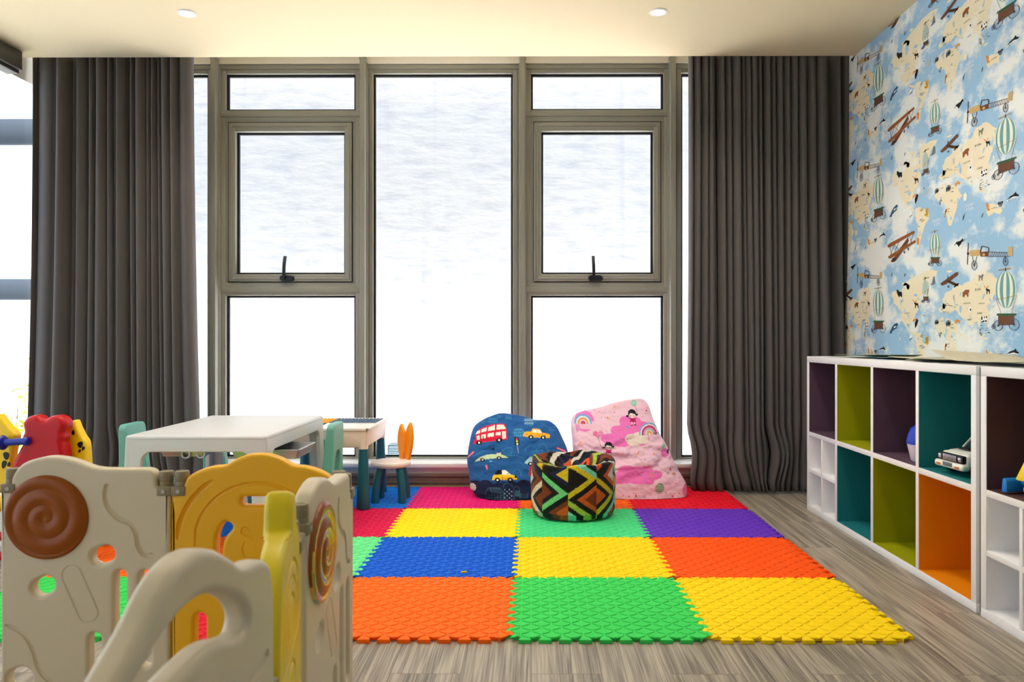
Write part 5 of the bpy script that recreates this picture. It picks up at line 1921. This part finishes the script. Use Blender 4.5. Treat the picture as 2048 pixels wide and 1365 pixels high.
def tray(x0, x1, y0, y1, z0, z1):
    bm = B()
    t = 0.003
    hexa(bm, [(x0 + .012, y0 + .012, z0), (x1 - .012, y0 + .012, z0), (x1 - .012, y1 - .012, z0), (x0 + .012, y1 - .012, z0)], [(x0 + .011, y0 + .011, z0 + t), (x1 - .011, y0 + .011, z0 + t), (x1 - .011, y1 - .011, z0 + t), (x0 + .011, y1 - .011, z0 + t)])
    for (a, c) in (((x0, y0), (x1, y0)), ((x1, y0), (x1, y1)), ((x1, y1), (x0, y1)), ((x0, y1), (x0, y0))):
        d = Vector((c[0] - a[0], c[1] - a[1])).normalized()
        n_ = Vector((-d.y, d.x))
        i0, i1 = Vector(a) + (d + n_) * .012, Vector(c) + (-d + n_) * .012
        hexa(bm, [(*i0, z0), (*i1, z0), (*(i1 + n_ * t), z0), (*(i0 + n_ * t), z0)], [(*a, z1), (*c, z1), (*(Vector(c) + n_ * t), z1), (*(Vector(a) + n_ * t), z1)])
        hexa(bm, [(a[0] - n_.x * .006, a[1] - n_.y * .006, z1 - .002), (c[0] - n_.x * .006, c[1] - n_.y * .006, z1 - .002), (c[0] + n_.x * .003, c[1] + n_.y * .003, z1 - .002), (a[0] + n_.x * .003, a[1] + n_.y * .003, z1 - .002)],
             [(a[0] - n_.x * .006, a[1] - n_.y * .006, z1 + .001), (c[0] - n_.x * .006, c[1] - n_.y * .006, z1 + .001), (c[0] + n_.x * .003, c[1] + n_.y * .003, z1 + .001), (a[0] + n_.x * .003, a[1] + n_.y * .003, z1 + .001)])
    return bm
bm = tray(.09, .374, -.29, -.045, .398, .438)
tr_ = build('tray', bm, 'tray_metal', tb)
tr_['label'] = 'metal tray pulled out on the right'
bm = tray(-.235, -.04, -.25, .02, .402, .440)
for (x, y) in ((-.12, -.24), (-.06, -.23)):
    t = bmesh.new(); lathe(t, [(.013, -.012), (.02, -.012), (.02, .012), (.013, .012)], 16)
    _merge(bm, t, 0, Matrix.Translation((x, y, .414)) @ Matrix.Rotation(PI / 2, 4, 'X'))
build('tray', bm, 'tray_metal', tb)
for s in (-1, 1):
    bm = B(); box(bm, .05, .25, -.167 + s * .128 - .006, -.167 + s * .128 + .006, .437, .493, .002)
    build('tray_rail', bm, 'handle_black', tb)
    bm = B(); box(bm, -.235, -.04, -.115 + s * .139 - .006, -.115 + s * .139 + .006, .438, .493, .002)
    build('tray_rail', bm, 'handle_black', tb)
for (x, y) in ((.20, -.21), (.29, -.13)):
    bm = B(); lathe(bm, [(0, .401), (.012, .401), (.016, .409), (.012, .418), (0, .42)], 14, c=(x, y, 0))
    build('stud', bm, 'handle_black', tr_)

# ------------------------------------------------------------------ teal chairs
def make_chair():
    r_ = empty('kids_chair')
    h, w0, w1 = .485, .200, .222
    out = []
    for (x, z, rr, a0) in ((w0 / 2, h, .03, 0), (-w0 / 2, h, .03, PI / 2)):
        sx = 1 if x > 0 else -1
        for k in range(7):
            a = a0 + PI / 2 * k / 6
            out.append((x - sx * rr + rr * math.cos(a), z - rr + rr * math.sin(a)))
    out += [(-w1 / 2, 0), (-w1 / 2 + .05, 0)]
    for k in range(9):
        a = PI - PI * k / 8
        out.append((.05 * math.cos(a) * 1.0, .305 + .045 * math.sin(a)))
    out += [(w1 / 2 - .05, 0), (w1 / 2, 0)]
    bm_ = plate_mesh(out, (), .06, .009, 3)
    for v in bm_.verts:
        t = .034 + .040 * max(0, min(1, (h - v.co.z) / h)) ** 0.9
        lean = 0.012 * (v.co.z / h)
        v.co.y = (v.co.y / .06 - .5) * t + lean
        v.co.z = max(0, v.co.z)
    build('backrest', bm_, 'teal_chair', r_, weighted=True)
    bm_ = B(); box(bm_, -.108, .108, -.28, -.05, .17, .205, .014, seg=3)
    build('seat', bm_, 'teal_chair', r_)
    for s in (-1, 1):
        bm_ = B()
        hexa(bm_, [(s * .088 - .022, -.29, 0), (s * .088 + .022, -.29, 0), (s * .088 + .022, -.235, 0), (s * .088 - .022, -.235, 0)],
             [(s * .084 - .022, -.278, .18), (s * .084 + .022, -.278, .18), (s * .084 + .022, -.21, .18), (s * .084 - .022, -.21, .18)], .008)
        build('front_leg', bm_, 'teal_chair', r_)
        bm_ = B()
        box(bm_, s * .09 - .012, s * .09 + .012, -.25, -.04, .12, .18, .006)
        build('side_rail', bm_, 'teal_chair', r_)
    return r_
ch = make_chair()
def put(o, x, y, rz, z, label):
    o.location = (x, y, z)
    o.rotation_euler = (0, 0, rz)
    tag(o, label, 'chair', 'teal plastic kids chairs')
put(ch, -1.955, 3.825, PI / 2, TH, 'teal kids chair in front of the left curtain, its back beside the white table edge')
put(instance(ch), -.952, 3.838, -PI / 2, TH, 'teal kids chair with an arched back, between the white table and the building-block table')
c3 = instance(ch)
c3.scale = (1, 1, .94)
put(c3, -1.697, 4.165, PI / 2, TH, 'teal kids chair behind the white table, seen only under its apron')
c4 = instance(ch)
c4.scale = (.80, .80, .78)
put(c4, -1.062, 4.052, PI, TH, 'small teal kids chair tucked under the building-block table')

# ------------------------------------------------------------------ building-block table
X0, X1, Y0, Y1, ZT_ = -1.36, -.845, 4.085, 4.63, .442
bt = empty('block_table', ((X0 + X1) / 2, (Y0 + Y1) / 2, TH))
tag(bt, 'white building-block play table with studded yellow, teal and grey plates and dark teal legs', 'table')
hx_, hy_ = (X1 - X0) / 2, (Y1 - Y0) / 2
zt = ZT_ - TH
bm = B()
hexa(bm, [(-hx_ + .016, -hy_ + .016, zt - .105), (hx_ - .016, -hy_ + .016, zt - .105), (hx_ - .016, hy_ - .016, zt - .105), (-hx_ + .016, hy_ - .016, zt - .105)],
     [(-hx_ + .006, -hy_ + .006, zt - .012), (hx_ - .006, -hy_ + .006, zt - .012), (hx_ - .006, hy_ - .006, zt - .012), (-hx_ + .006, hy_ - .006, zt - .012)], .008, seg=3)
build('body', bm, mat('block_body', rgb(238, 222, 212), 0.45), bt)
bm = B(); bars_z = None
for (a, c, d, e_) in ((-hx_, hx_, -hy_, -hy_ + .02), (-hx_, hx_, hy_ - .02, hy_), (-hx_, -hx_ + .02, -hy_, hy_), (hx_ - .02, hx_, -hy_, hy_)):
    box(bm, a, c, d, e_, zt - .016, zt, .005)
build('rim', bm, 'stool_white', bt)
for (nm, m_, a, c, d, e_) in (('studded_plate', 'block_yellow', -hx_ + .02, -.03, .0, hy_ - .02), ('studded_plate', 'block_teal', -hx_ + .02, -.03, -hy_ + .02, .0),
                              ('studded_plate', 'block_grey', -.03, hx_ - .02, .02, hy_ - .02), ('lid_panel', 'stool_white', -.03, hx_ - .02, -hy_ + .02, .02)):
    bm = B(); box(bm, a, c, d, e_, zt - .012, zt - .004, .001)
    if nm != 'lid_panel':
        n1, n2 = int((c - a) / .02), int((e_ - d) / .02)
        for i in range(n1):
            for j in range(n2):
                lathe(bm, [(.0058, 0), (.0058, .0045), (0, .005)], 7, c=(a + (i + .5) * (c - a) / n1, d + (j + .5) * (e_ - d) / n2, zt - .004))
    o = build(nm, bm, m_, bt)
    o['label'] = {'block_yellow': 'yellow studded plate', 'block_teal': 'teal studded plate', 'block_grey': 'grey studded plate', 'stool_white': 'plain white lid panel'}[m_]
for sx in (-1, 1):
    for sy in (-1, 1):
        cx, cy = sx * (hx_ - .036), sy * (hy_ - .036)
        bm = B()
        tube(bm, [(cx, cy, zt - .03), (cx, cy, zt - .112)], [.026, .026], 20)
        sk = build('leg_socket', bm, 'block_body', bt)
        bm = B()
        lathe(bm, [(0, zt - .108), (.0225, zt - .109), (.024, zt - .125), (.033, .075), (.0335, .068), (.036, .006), (.032, 0), (0, 0)], 24, c=(cx + sx * .0, cy, 0))
        build('leg', bm, 'teal_leg', bt)

# ------------------------------------------------------------------ bunny-eared stool
st = empty('bunny_stool', (-.775, 4.345, TH))
tag(st, 'small white round stool with an orange bunny-ear back and dark teal legs', 'stool')
bm = B(); lathe(bm, [(0, .190), (.088, .190), (.104, .196), (.110, .206), (.108, .216), (.098, .222), (0, .224)], 40)
build('seat', bm, 'stool_white', st)
for k in range(4):
    a = PI / 4 + k * PI / 2
    d = Vector((math.cos(a), math.sin(a), 0))
    bm = B()
    tube(bm, [d * .072 + Vector((0, 0, .196)), d * .086 + Vector((0, 0, .15)), d * .098 + Vector((0, 0, .09)), d * .104 + Vector((0, 0, .04)), d * .104], [.018, .020, .0215, .022, .0225], 16)
    build('leg', bm, 'teal_leg', st)
for s in (-1, 1):
    o_ = []
    for k in range(25):
        t = k / 24
        o_.append((0.037 * math.sin(PI * t ** 1.25) ** 0.75 + 0.007 * (1 - t), .205 + (.225 if s > 0 else .212) * t))
    ring = [(s * .022 + q[0] + s * .016 * ((q[1] - .2) / .22) ** 2, q[1]) for q in o_] + [(s * .022 - q[0] + s * .016 * ((q[1] - .2) / .22) ** 2, q[1]) for q in o_[::-1]]
    bm = plate_mesh(ring[:-1], (), .018, .005, 3)
    for v in bm.verts:
        v.co.y += .088 + .03 * max(0, v.co.z - .2) + (.006 if s > 0 else -.006)
        if s < 0:
            v.co.z -= 0.0
    bmesh.ops.transform(bm, matrix=Matrix.Rotation(math.radians(-50), 4, 'Z'), verts=bm.verts)
    build('ear', bm, 'orange_ear', st, weighted=True)

# ------------------------------------------------------------------ rocking toy beside the left glazing
RY = 3.2
def rp(cx, cy):
    px, py = cx / 7.583, 780 + cy / 7.583
    return ((px - VX) / FPX * RY, CH - (py - VY) / FPX * RY)
rk = empty('rocking_toy', (-2.05, RY, 0))
tag(rk, 'yellow spotted rocking toy with a bear-shaped red backrest and a blue handle', 'rocking toy')
def rplate(name, pts, y, thick, m_, bev, yaw=0.0, sm=5):
    ring = [(p.x + 2.05, p.y) for p in smooth([(*rp(*q), 0) for q in pts], sm)]
    bm_ = plate_mesh(ring, (), thick, bev, 4)
    xm = sum(p[0] for p in ring) / len(ring)
    for v in bm_.verts:
        q = Matrix.Rotation(yaw, 3, 'Z') @ Vector((v.co.x - xm, v.co.y, 0))
        v.co.x, v.co.y = q.x + xm, q.y + y
    return build(name, bm_, m_, rk, weighted=True)
rplate('backrest', [(150, 1320), (215, 1150), (330, 900), (372, 830), (362, 745), (378, 685), (400, 630), (383, 530), (398, 470), (460, 408), (545, 384), (620, 396), (672, 434), (740, 438), (800, 400), (890, 384), (972, 410),
                    (1030, 480), (1036, 560), (1000, 640), (1006, 720), (985, 790), (1002, 860), (1022, 985), (1030, 1150), (1040, 1320)], .0, .075, 'rocker_red', .022)
side = rplate('side_panel', [(760, 1500), (800, 900), (860, 640), (940, 520), (1000, 490), (1050, 600), (1115, 730), (1165, 800), (1186, 890), (1194, 1010), (1205, 1200), (1220, 1500)], .07, .05, 'rocker_yellow', .012)
head = rplate('head_panel', [(-330, 1500), (-300, 900), (-260, 600), (-160, 420), (-60, 380), (10, 460), (90, 560), (170, 640), (204, 700), (196, 780), (180, 860), (160, 940), (150, 1040), (160, 1180), (200, 1300), (260, 1500)], .02, .05, 'rocker_yellow', .012)
def spots(parent, lst, y):
    for (x, z, a, c, ang) in lst:
        bm_ = B()
        X, Z = rp(x, z)
        n = 18
        t0, t1 = [], []
        for k in range(n):
            t = 2 * PI * k / n
            wv = 1 + .10 * math.sin(3 * t + x)
            u, w = a * wv * math.cos(t) / 7.583 / FPX * RY, c * wv * math.sin(t) / 7.583 / FPX * RY
            g_ = math.radians(ang)
            uu, ww = u * math.cos(g_) - w * math.sin(g_), u * math.sin(g_) + w * math.cos(g_)
            t0.append(bm_.verts.new((X + 2.05 + uu, y + .002, Z + ww)))
            t1.append(bm_.verts.new((X + 2.05 + uu * .93, y - .0025, Z + ww * .93)))
        bm_.faces.new(t1)
        for k in range(n):
            bm_.faces.new((t0[k], t0[(k + 1) % n], t1[(k + 1) % n], t1[k]))
        build('spot', bm_, 'spot_black', parent)
spots(head, [(76, 1005, 44, 62, 10), (44, 1135, 36, 64, -15), (116, 1138, 20, 38, -10), (-80, 900, 50, 60, 0), (-120, 1090, 46, 60, 20)], -.005)
spots(side, [(1098, 860, 42, 52, -15), (1144, 920, 20, 34, -20), (1088, 958, 18, 28, -20), (990, 676, 22, 40, 0)], .045)
def handle_bar():
    bm_ = B()
    X, Z = rp(120, 795)
    X += 2.05
    t = bmesh.new()
    lathe(t, [(0, 0), (.028, 0), (.030, .004), (.024, .012), (.014, .014), (.0145, .10), (.0165, .102), (.017, .118), (.012, .122), (0, .122)], 24)
    _merge(bm_, t, 0, Matrix.Translation((X - .012, -.03, Z)) @ Matrix.Rotation(math.radians(86), 4, 'Y') @ Matrix.Rotation(math.radians(8), 4, 'X'))
    return build('handle', bm_, 'peg_blue', rk)
handle_bar()
bm = B(); box(bm, -.20, .17, -.02, .20, .20, .26, .02, seg=3)
build('seat', bm, 'rocker_yellow', rk)
for y in (-.02, .19):
    bm = B()
    pts = []
    for k in range(15):
        t = -1 + 2 * k / 14
        pts.append((t * .34 - .02, y, .018 + .07 * t * t))
    tube(bm, pts, .018, 10)
    box(bm, -.19, -.12, y - .015, y + .015, .02, .24, .006)
    box(bm, .08, .15, y - .015, y + .015, .02, .24, .006)
    build('runner', bm, 'rocker_red', rk)

# ------------------------------------------------------------------ playpen fence
PT = 0.036
K1 = 0.001185
def a1(px, py):
    return ((px - 5) * K1, CH - (py - VY) * K1)
def knuckle(parent, u, z0, side, seed=0):
    """hinge half: plate clasping the panel corner with a round cap"""
    bm_ = B()
    s = side
    box(bm_, u - .003 if s < 0 else u - .030, u + .030 if s < 0 else u + .003, -.021, .021, z0 - .022, z0, .002)
    lathe(bm_, [(0, z0), (.0165, z0), (.0165, z0 + .008), (.0155, z0 + .010), (.0165, z0 + .012), (.0165, z0 + .031), (.015, z0 + .034), (.010, z0 + .034), (.009, z0 + .033), (0, z0 + .033)], 22, c=(u + .0155 * (1 if s < 0 else -1), 0, 0))
    h = build('hinge', bm_, 'hinge_grey', parent)
    for yy in (-.0215, .0215):
        bm_ = B()
        t = bmesh.new(); lathe(t, [(0, -.0012), (.0048, -.0012), (.0048, .0012), (0, .0012)], 14)
        _merge(bm_, t, 0, Matrix.Translation((u + .0145 * (1 if s < 0 else -1), yy, z0 - .0115)) @ Matrix.Rotation(PI / 2, 4, 'X'))
        build('screw', bm_, 'screw', h)

def swirl(parent, cx, cz, R, mats_, turns=2.6, two_sided=True):
    """raised spiral lollipop disc standing out of the panel face"""
    NR, NA = 46, 150
    for sgn in ((-1, 1) if two_sided else (-1,)):
        bm_ = B()
        grid = []
        for i in range(NR + 1):
            r = R * i / NR
            row = []
            for k in range(NA):
                t = 2 * PI * k / NA
                ph = turns * 2 * PI * r / R - t
                amp = 0.0046 * min(1, r / R * 5) * (1 if i < NR - 2 else 0.4)
                dome = 0.010 * (1 - (r / R) ** 2) ** 0.5 if i < NR else 0
                y = sgn * (PT / 2 + (.003 + dome * .7 + amp * abs(math.cos(ph / 2)) if i < NR else -.002))
                row.append(bm_.verts.new((cx + r * math.cos(t), y, cz + r * math.sin(t))))
            grid.append(row)
        for i in range(NR):
            for k in range(NA):
                k2 = (k + 1) % NA
                f_ = bm_.faces.new((grid[i][k], grid[i][k2], grid[i + 1][k2], grid[i + 1][k]))
                if len(mats_) > 1:
                    ph = (turns * 2 * PI * (i + .5) / NR - 2 * PI * (k + .5) / NA) / (2 * PI) % 1.0
                    f_.material_index = 0 if ph < .50 else (1 if ph < .66 else (2 if ph < .84 else (3 if ph < .93 else 1)))
        bmesh.ops.remove_doubles(bm_, verts=grid[0], dist=1e-7)
        build('lollipop', bm_, mats_, parent, angle=180)

W1 = .400
def white_panel(x, y, rz, label, swirl_mats, hinges):
    r_ = empty('playpen_panel', (x, y, 0), rz)
    tag(r_, label, 'playpen panel', 'hinged playpen fence panels')
    top = [(0.0, 975), (8, 952)]
    ol = [(0.004, 0.0), (0.002, .40), (0.002, .548), (.024, .556), (.030, .580), (.044, .600), (.062, .614), (.098, .6245), (.125, .627), (.155, .6235), (.185, .615), (.210, .605), (.232, .600), (.262, .5985), (.31, .5985), (.345, .5985), (.359, .595), (.367, .586), (.371, .568), (.376, .555), (.404, .548), (.404, .40), (.402, 0.0)]
    top_s = smooth([(p[0], p[1], 0) for p in ol[2:-2]], 5, closed=False)
    ring = [(p.x, p.y) for p in top_s] + [ol[-2], ol[-1], ol[0], ol[1]]
    ring = ring[::-1]
    holes = [capsule(*a1(211, 1109), .017, .0205, 22), capsule(*a1(92, 1171), .017, .0205, 28),
             capsule(a1(246, 0)[0], .245, .20, .0145, 90), capsule(a1(195, 0)[0], .132, .13, .0145, 90), capsule(*a1(45, 1356), .012, .026, 20),
             capsule(a1(296, 0)[0], .245, .20, .0145, 90)]
    bm_ = plate_mesh(ring, holes, PT, .009, 3)
    o = build('panel_body', bm_, 'pen_white', r_, angle=32)
    cb = B()
    wave = smooth([(*a1(222, 966), 0), (*a1(217, 990), 0), (*a1(224, 1015), 0), (*a1(245, 1036), 0), (*a1(266, 1045), 0), (*a1(279, 1065), 0), (*a1(284, 1092), 0), (*a1(297, 1108), 0), (*a1(315, 1108), 0)], 4, closed=False)
    for yy in (-PT / 2 - .001, PT / 2 + .001):
        groove(cb, [(p.x, p.y) for p in wave], yy, .0075)
        groove(cb, capsule(*a1(168, 1186), .095, .0235, -66, 12), yy, .0032, True)
        bump_ = smooth([(*a1(0, 1246), 0), (*a1(25, 1250), 0), (*a1(55, 1268), 0), (*a1(74, 1300), 0), (*a1(84, 1335), 0), (*a1(105, 1358), 0), (*a1(135, 1372), 0), (*a1(150, 1395), 0)], 4, closed=False)
        groove(cb, [(max(.02, p.x), p.y) for p in bump_], yy, .006)
    carve(o, cb)
    swirl(r_, a1(101, 0)[0], a1(0, 1033)[1], .0998, swirl_mats)
    for (u, sd, z0) in ((.008 if True else 0, -1, .563), (.404, 1, .557)):
        if sd in hinges:
            knuckle(r_, u, z0, sd)
    return r_
white_panel(-1.254, 1.86, 0, 'white fence panel with a plain brown lollipop disc, facing the camera', ['lollipop_brown'], (-1, 1))
white_panel(-.430, 1.434, PI / 2 + .01, 'white fence panel with a multicoloured swirl, running away from the camera', ['lollipop_brown', 'lollipop_yellow', 'lollipop_orange', 'lollipop_green'], (-1, 1))

# yellow rainbow panel
K2 = 0.001178
def a2(px, py):
    return ((px - 345) * K2, CH - (py - VY) * K2)
def yellow_arch(x, y, rz, label):
    r_ = empty('playpen_panel', (x, y, 0), rz)
    tag(r_, label, 'playpen panel', 'hinged playpen fence panels')
    wd = .412
    prof = [(345, 990), (366, 986), (371, 970), (378, 955), (400, 942), (426, 934), (448, 932), (460, 927), (478, 917), (500, 910), (519, 908.5)]
    L = [a2(*p) for p in prof]
    R = [(wd - u, z) for (u, z) in L[::-1][1:]]
    sm = smooth([(p[0], p[1], 0) for p in L + R], 5, closed=False)
    ring = [(p.x, p.y) for p in sm] + [(wd - .002, 0), (.002, 0)]
    ring = ring[::-1]
    u0 = wd / 2
    arch_in = smooth([(*a2(465, 1048), 0), (*a2(452, 1045), 0), (*a2(438, 1066), 0), (*a2(434, 1100), 0), (*a2(436, 1124), 0), (*a2(446, 1128), 0), (*a2(447, 1100), 0), (*a2(452, 1078), 0), (*a2(463, 1064), 0), (*a2(468, 1056), 0)], 5)
    lh = [(p.x, p.y) for p in arch_in]
    rh = [(wd - p[0], p[1]) for p in lh]
    holes = [capsule(u0 + .002, a2(0, 1003)[1], .068, .0105, 0), lh, rh, capsule(a2(403, 0)[0], .165, .16, .014, 90), capsule(wd - a2(403, 0)[0], .165, .16, .014, 90), capsule(u0, .15, .16, .014, 90)]
    bm_ = plate_mesh(ring, holes, PT, .009, 3)
    o = build('panel_body', bm_, 'pen_yellow', r_, angle=32)
    cb = B()
    for yy in (-PT / 2 - .001, PT / 2 + .001):
        for m_ in (0, 1):
            f_ = (lambda p: (wd - p[0], p[1])) if m_ else (lambda p: p)
            arc = [f_((u0 + .190 * math.cos(math.radians(a)), .425 + .175 * math.sin(math.radians(a)))) for a in range(124, 182, 6)]
            arc_o = [f_((u0 + (.190 + .0) * math.cos(math.radians(a)), .425 + .17 * math.sin(math.radians(a)))) for a in range(126, 180, 6)]
            groove(cb, arc, yy, .0085)
            hook = smooth([(*f_(a2(507, 1062)), 0), (*f_(a2(492, 1056)), 0), (*f_(a2(488, 1066)), 0), (*f_(a2(500, 1072)), 0), (*f_(a2(512, 1078)), 0)], 4, closed=False)
            groove(cb, [(p.x, p.y) for p in hook], yy, .004)
            groove(cb, [f_(a2(494, 1082)), f_(a2(489, 1098)), f_(a2(492, 1112)), f_(a2(500, 1122))], yy, .0035)
        main = [(u0 + .150 * math.cos(math.radians(a)), .425 + .140 * math.sin(math.radians(a))) for a in range(8, 173, 5)]
        groove(cb, [(u0 + .150, .36)] + main + [(u0 - .150, .36)], yy, .0048)
        main = [(u0 + .138 * math.cos(math.radians(a)), .420 + .126 * math.sin(math.radians(a))) for a in range(8, 173, 5)]
    carve(o, cb)
    knuckle(r_, .004, .557, -1)
    knuckle(r_, wd - .004, .557, 1)
    return r_
yellow_arch(-.848, 1.86, 0, 'yellow arched fence panel with a handle slot, between the two lollipop panels')

# lemon crown panel: narrow to the eye, runs towards the camera
def crown(x, y, x2, y2, label):
    wd = math.hypot(x2 - x, y2 - y)
    r_ = empty('playpen_panel', (x, y, 0), math.atan2(y2 - y, x2 - x))
    tag(r_, label, 'playpen panel', 'hinged playpen fence panels')
    h = wd / 2
    L = [(.002, .42), (.004, .48), (.014, .530), (.035, .566), (.070, .590), (.112, .602), (.135, .608), (.142, .622), (.148, .640), (.162, .657), (h, .662)]
    R = [(wd - u, z) for (u, z) in L[::-1][1:]]
    sm = smooth([(p[0], p[1], 0) for p in L + R], 5, closed=False)
    ring = ([(p.x, p.y) for p in sm] + [(wd - .002, 0), (.002, 0)])[::-1]
    bm_ = plate_mesh(ring, [capsule(h, .10, .05, .03, 90)], PT, .010, 3)
    for v in bm_.verts:
        if v.co.z > .60:                                   # rounder knob
            v.co.y *= 1.25
    o = build('panel_body', bm_, 'pen_lemon', r_, angle=32)
    cb = B()
    for yy in (-PT / 2 - .001, PT / 2 + .001):
        for rr in (.052, .086, .12):
            groove(cb, [(h - rr, .43)] + [(h + rr * math.cos(math.radians(a)), .455 + rr * .78 * math.sin(math.radians(a))) for a in range(180, -1, -12)] + [(h + rr, .43)], yy, .005)
        groove(cb, [(.03, .408), (wd - .03, .408)], yy, .0045)
        groove(cb, [(h - .06, .30), (h - .06, .35)] + [(h + .06 * math.cos(math.radians(a)), .35 + .035 * math.sin(math.radians(a))) for a in range(160, 0, -20)] + [(h + .06, .35), (h + .06, .30)], yy, .0045)
        groove(cb, [(h - .08, .285), (h + .08, .285)], yy, .004)
        groove(cb, [(h + .10 * math.cos(math.radians(a)), .235 + .05 * math.sin(math.radians(a))) for a in range(200, 345, 12)], yy, .005)
    carve(o, cb)
    knuckle(r_, wd - .004, .545, 1)
    return r_
crown(-.363, 1.075, -.433, 1.412, 'lemon yellow fence panel with a rounded knob on top')

# white gate panel nearest the camera
def gate(x, y, x2, y2, label):
    wd = math.hypot(x2 - x, y2 - y)
    r_ = empty('playpen_panel', (x, y, 0), math.atan2(y2 - y, x2 - x))
    tag(r_, label, 'playpen panel', 'hinged playpen fence panels')
    top = [(-.003, .52), (.0, .575), (.044, .604), (.095, .634), (.128, .659), (.16, .675), (.203, .680), (.246, .669), (.282, .651), (.312, .634), (.338, .6265), (.368, .6225), (.393, .616), (.409, .601), (.417, .572), (.420, .53)]
    sm = smooth([(p[0], p[1], 0) for p in top], 6, closed=False)
    ring = ([(p.x * wd / .42, p.y) for p in sm] + [(wd - .001, 0), (.002, 0)])[::-1]
    hole = smooth([(.05, .578, 0), (.10, .602, 0), (.146, .622, 0), (.198, .629, 0), (.252, .619, 0), (.305, .594, 0), (.333, .566, 0), (.326, .550, 0), (.295, .553, 0), (.256, .564, 0), (.216, .568, 0), (.146, .562, 0), (.09, .545, 0), (.045, .548, 0)], 5)
    bm_ = plate_mesh(ring, [[(p.x, p.y) for p in hole], capsule(.12, .14, .14, .016, 90), capsule(.21, .14, .14, .016, 90), capsule(.30, .14, .14, .016, 90)], PT, .012, 4)
    o = build('panel_body', bm_, 'pen_white', r_, angle=32)
    cb = B()
    for yy in (-PT / 2 - .001, PT / 2 + .001):
        q = smooth([(.395, .498, 0), (.37, .488, 0), (.32, .482, 0), (.26, .49, 0), (.20, .50, 0), (.12, .49, 0), (.05, .46, 0)], 5, closed=False)
        groove(cb, [(p.x, p.y) for p in q], yy, .007)
    carve(o, cb)
    bm_ = B(); box(bm_, wd - .012, wd + .012, -.02, .02, .405, .45, .005)
    build('hinge', bm_, 'hinge_grey', r_)
    return r_
gate(-.375, .625, -.358, 1.045, 'white fence panel with a large handle opening, nearest the camera')
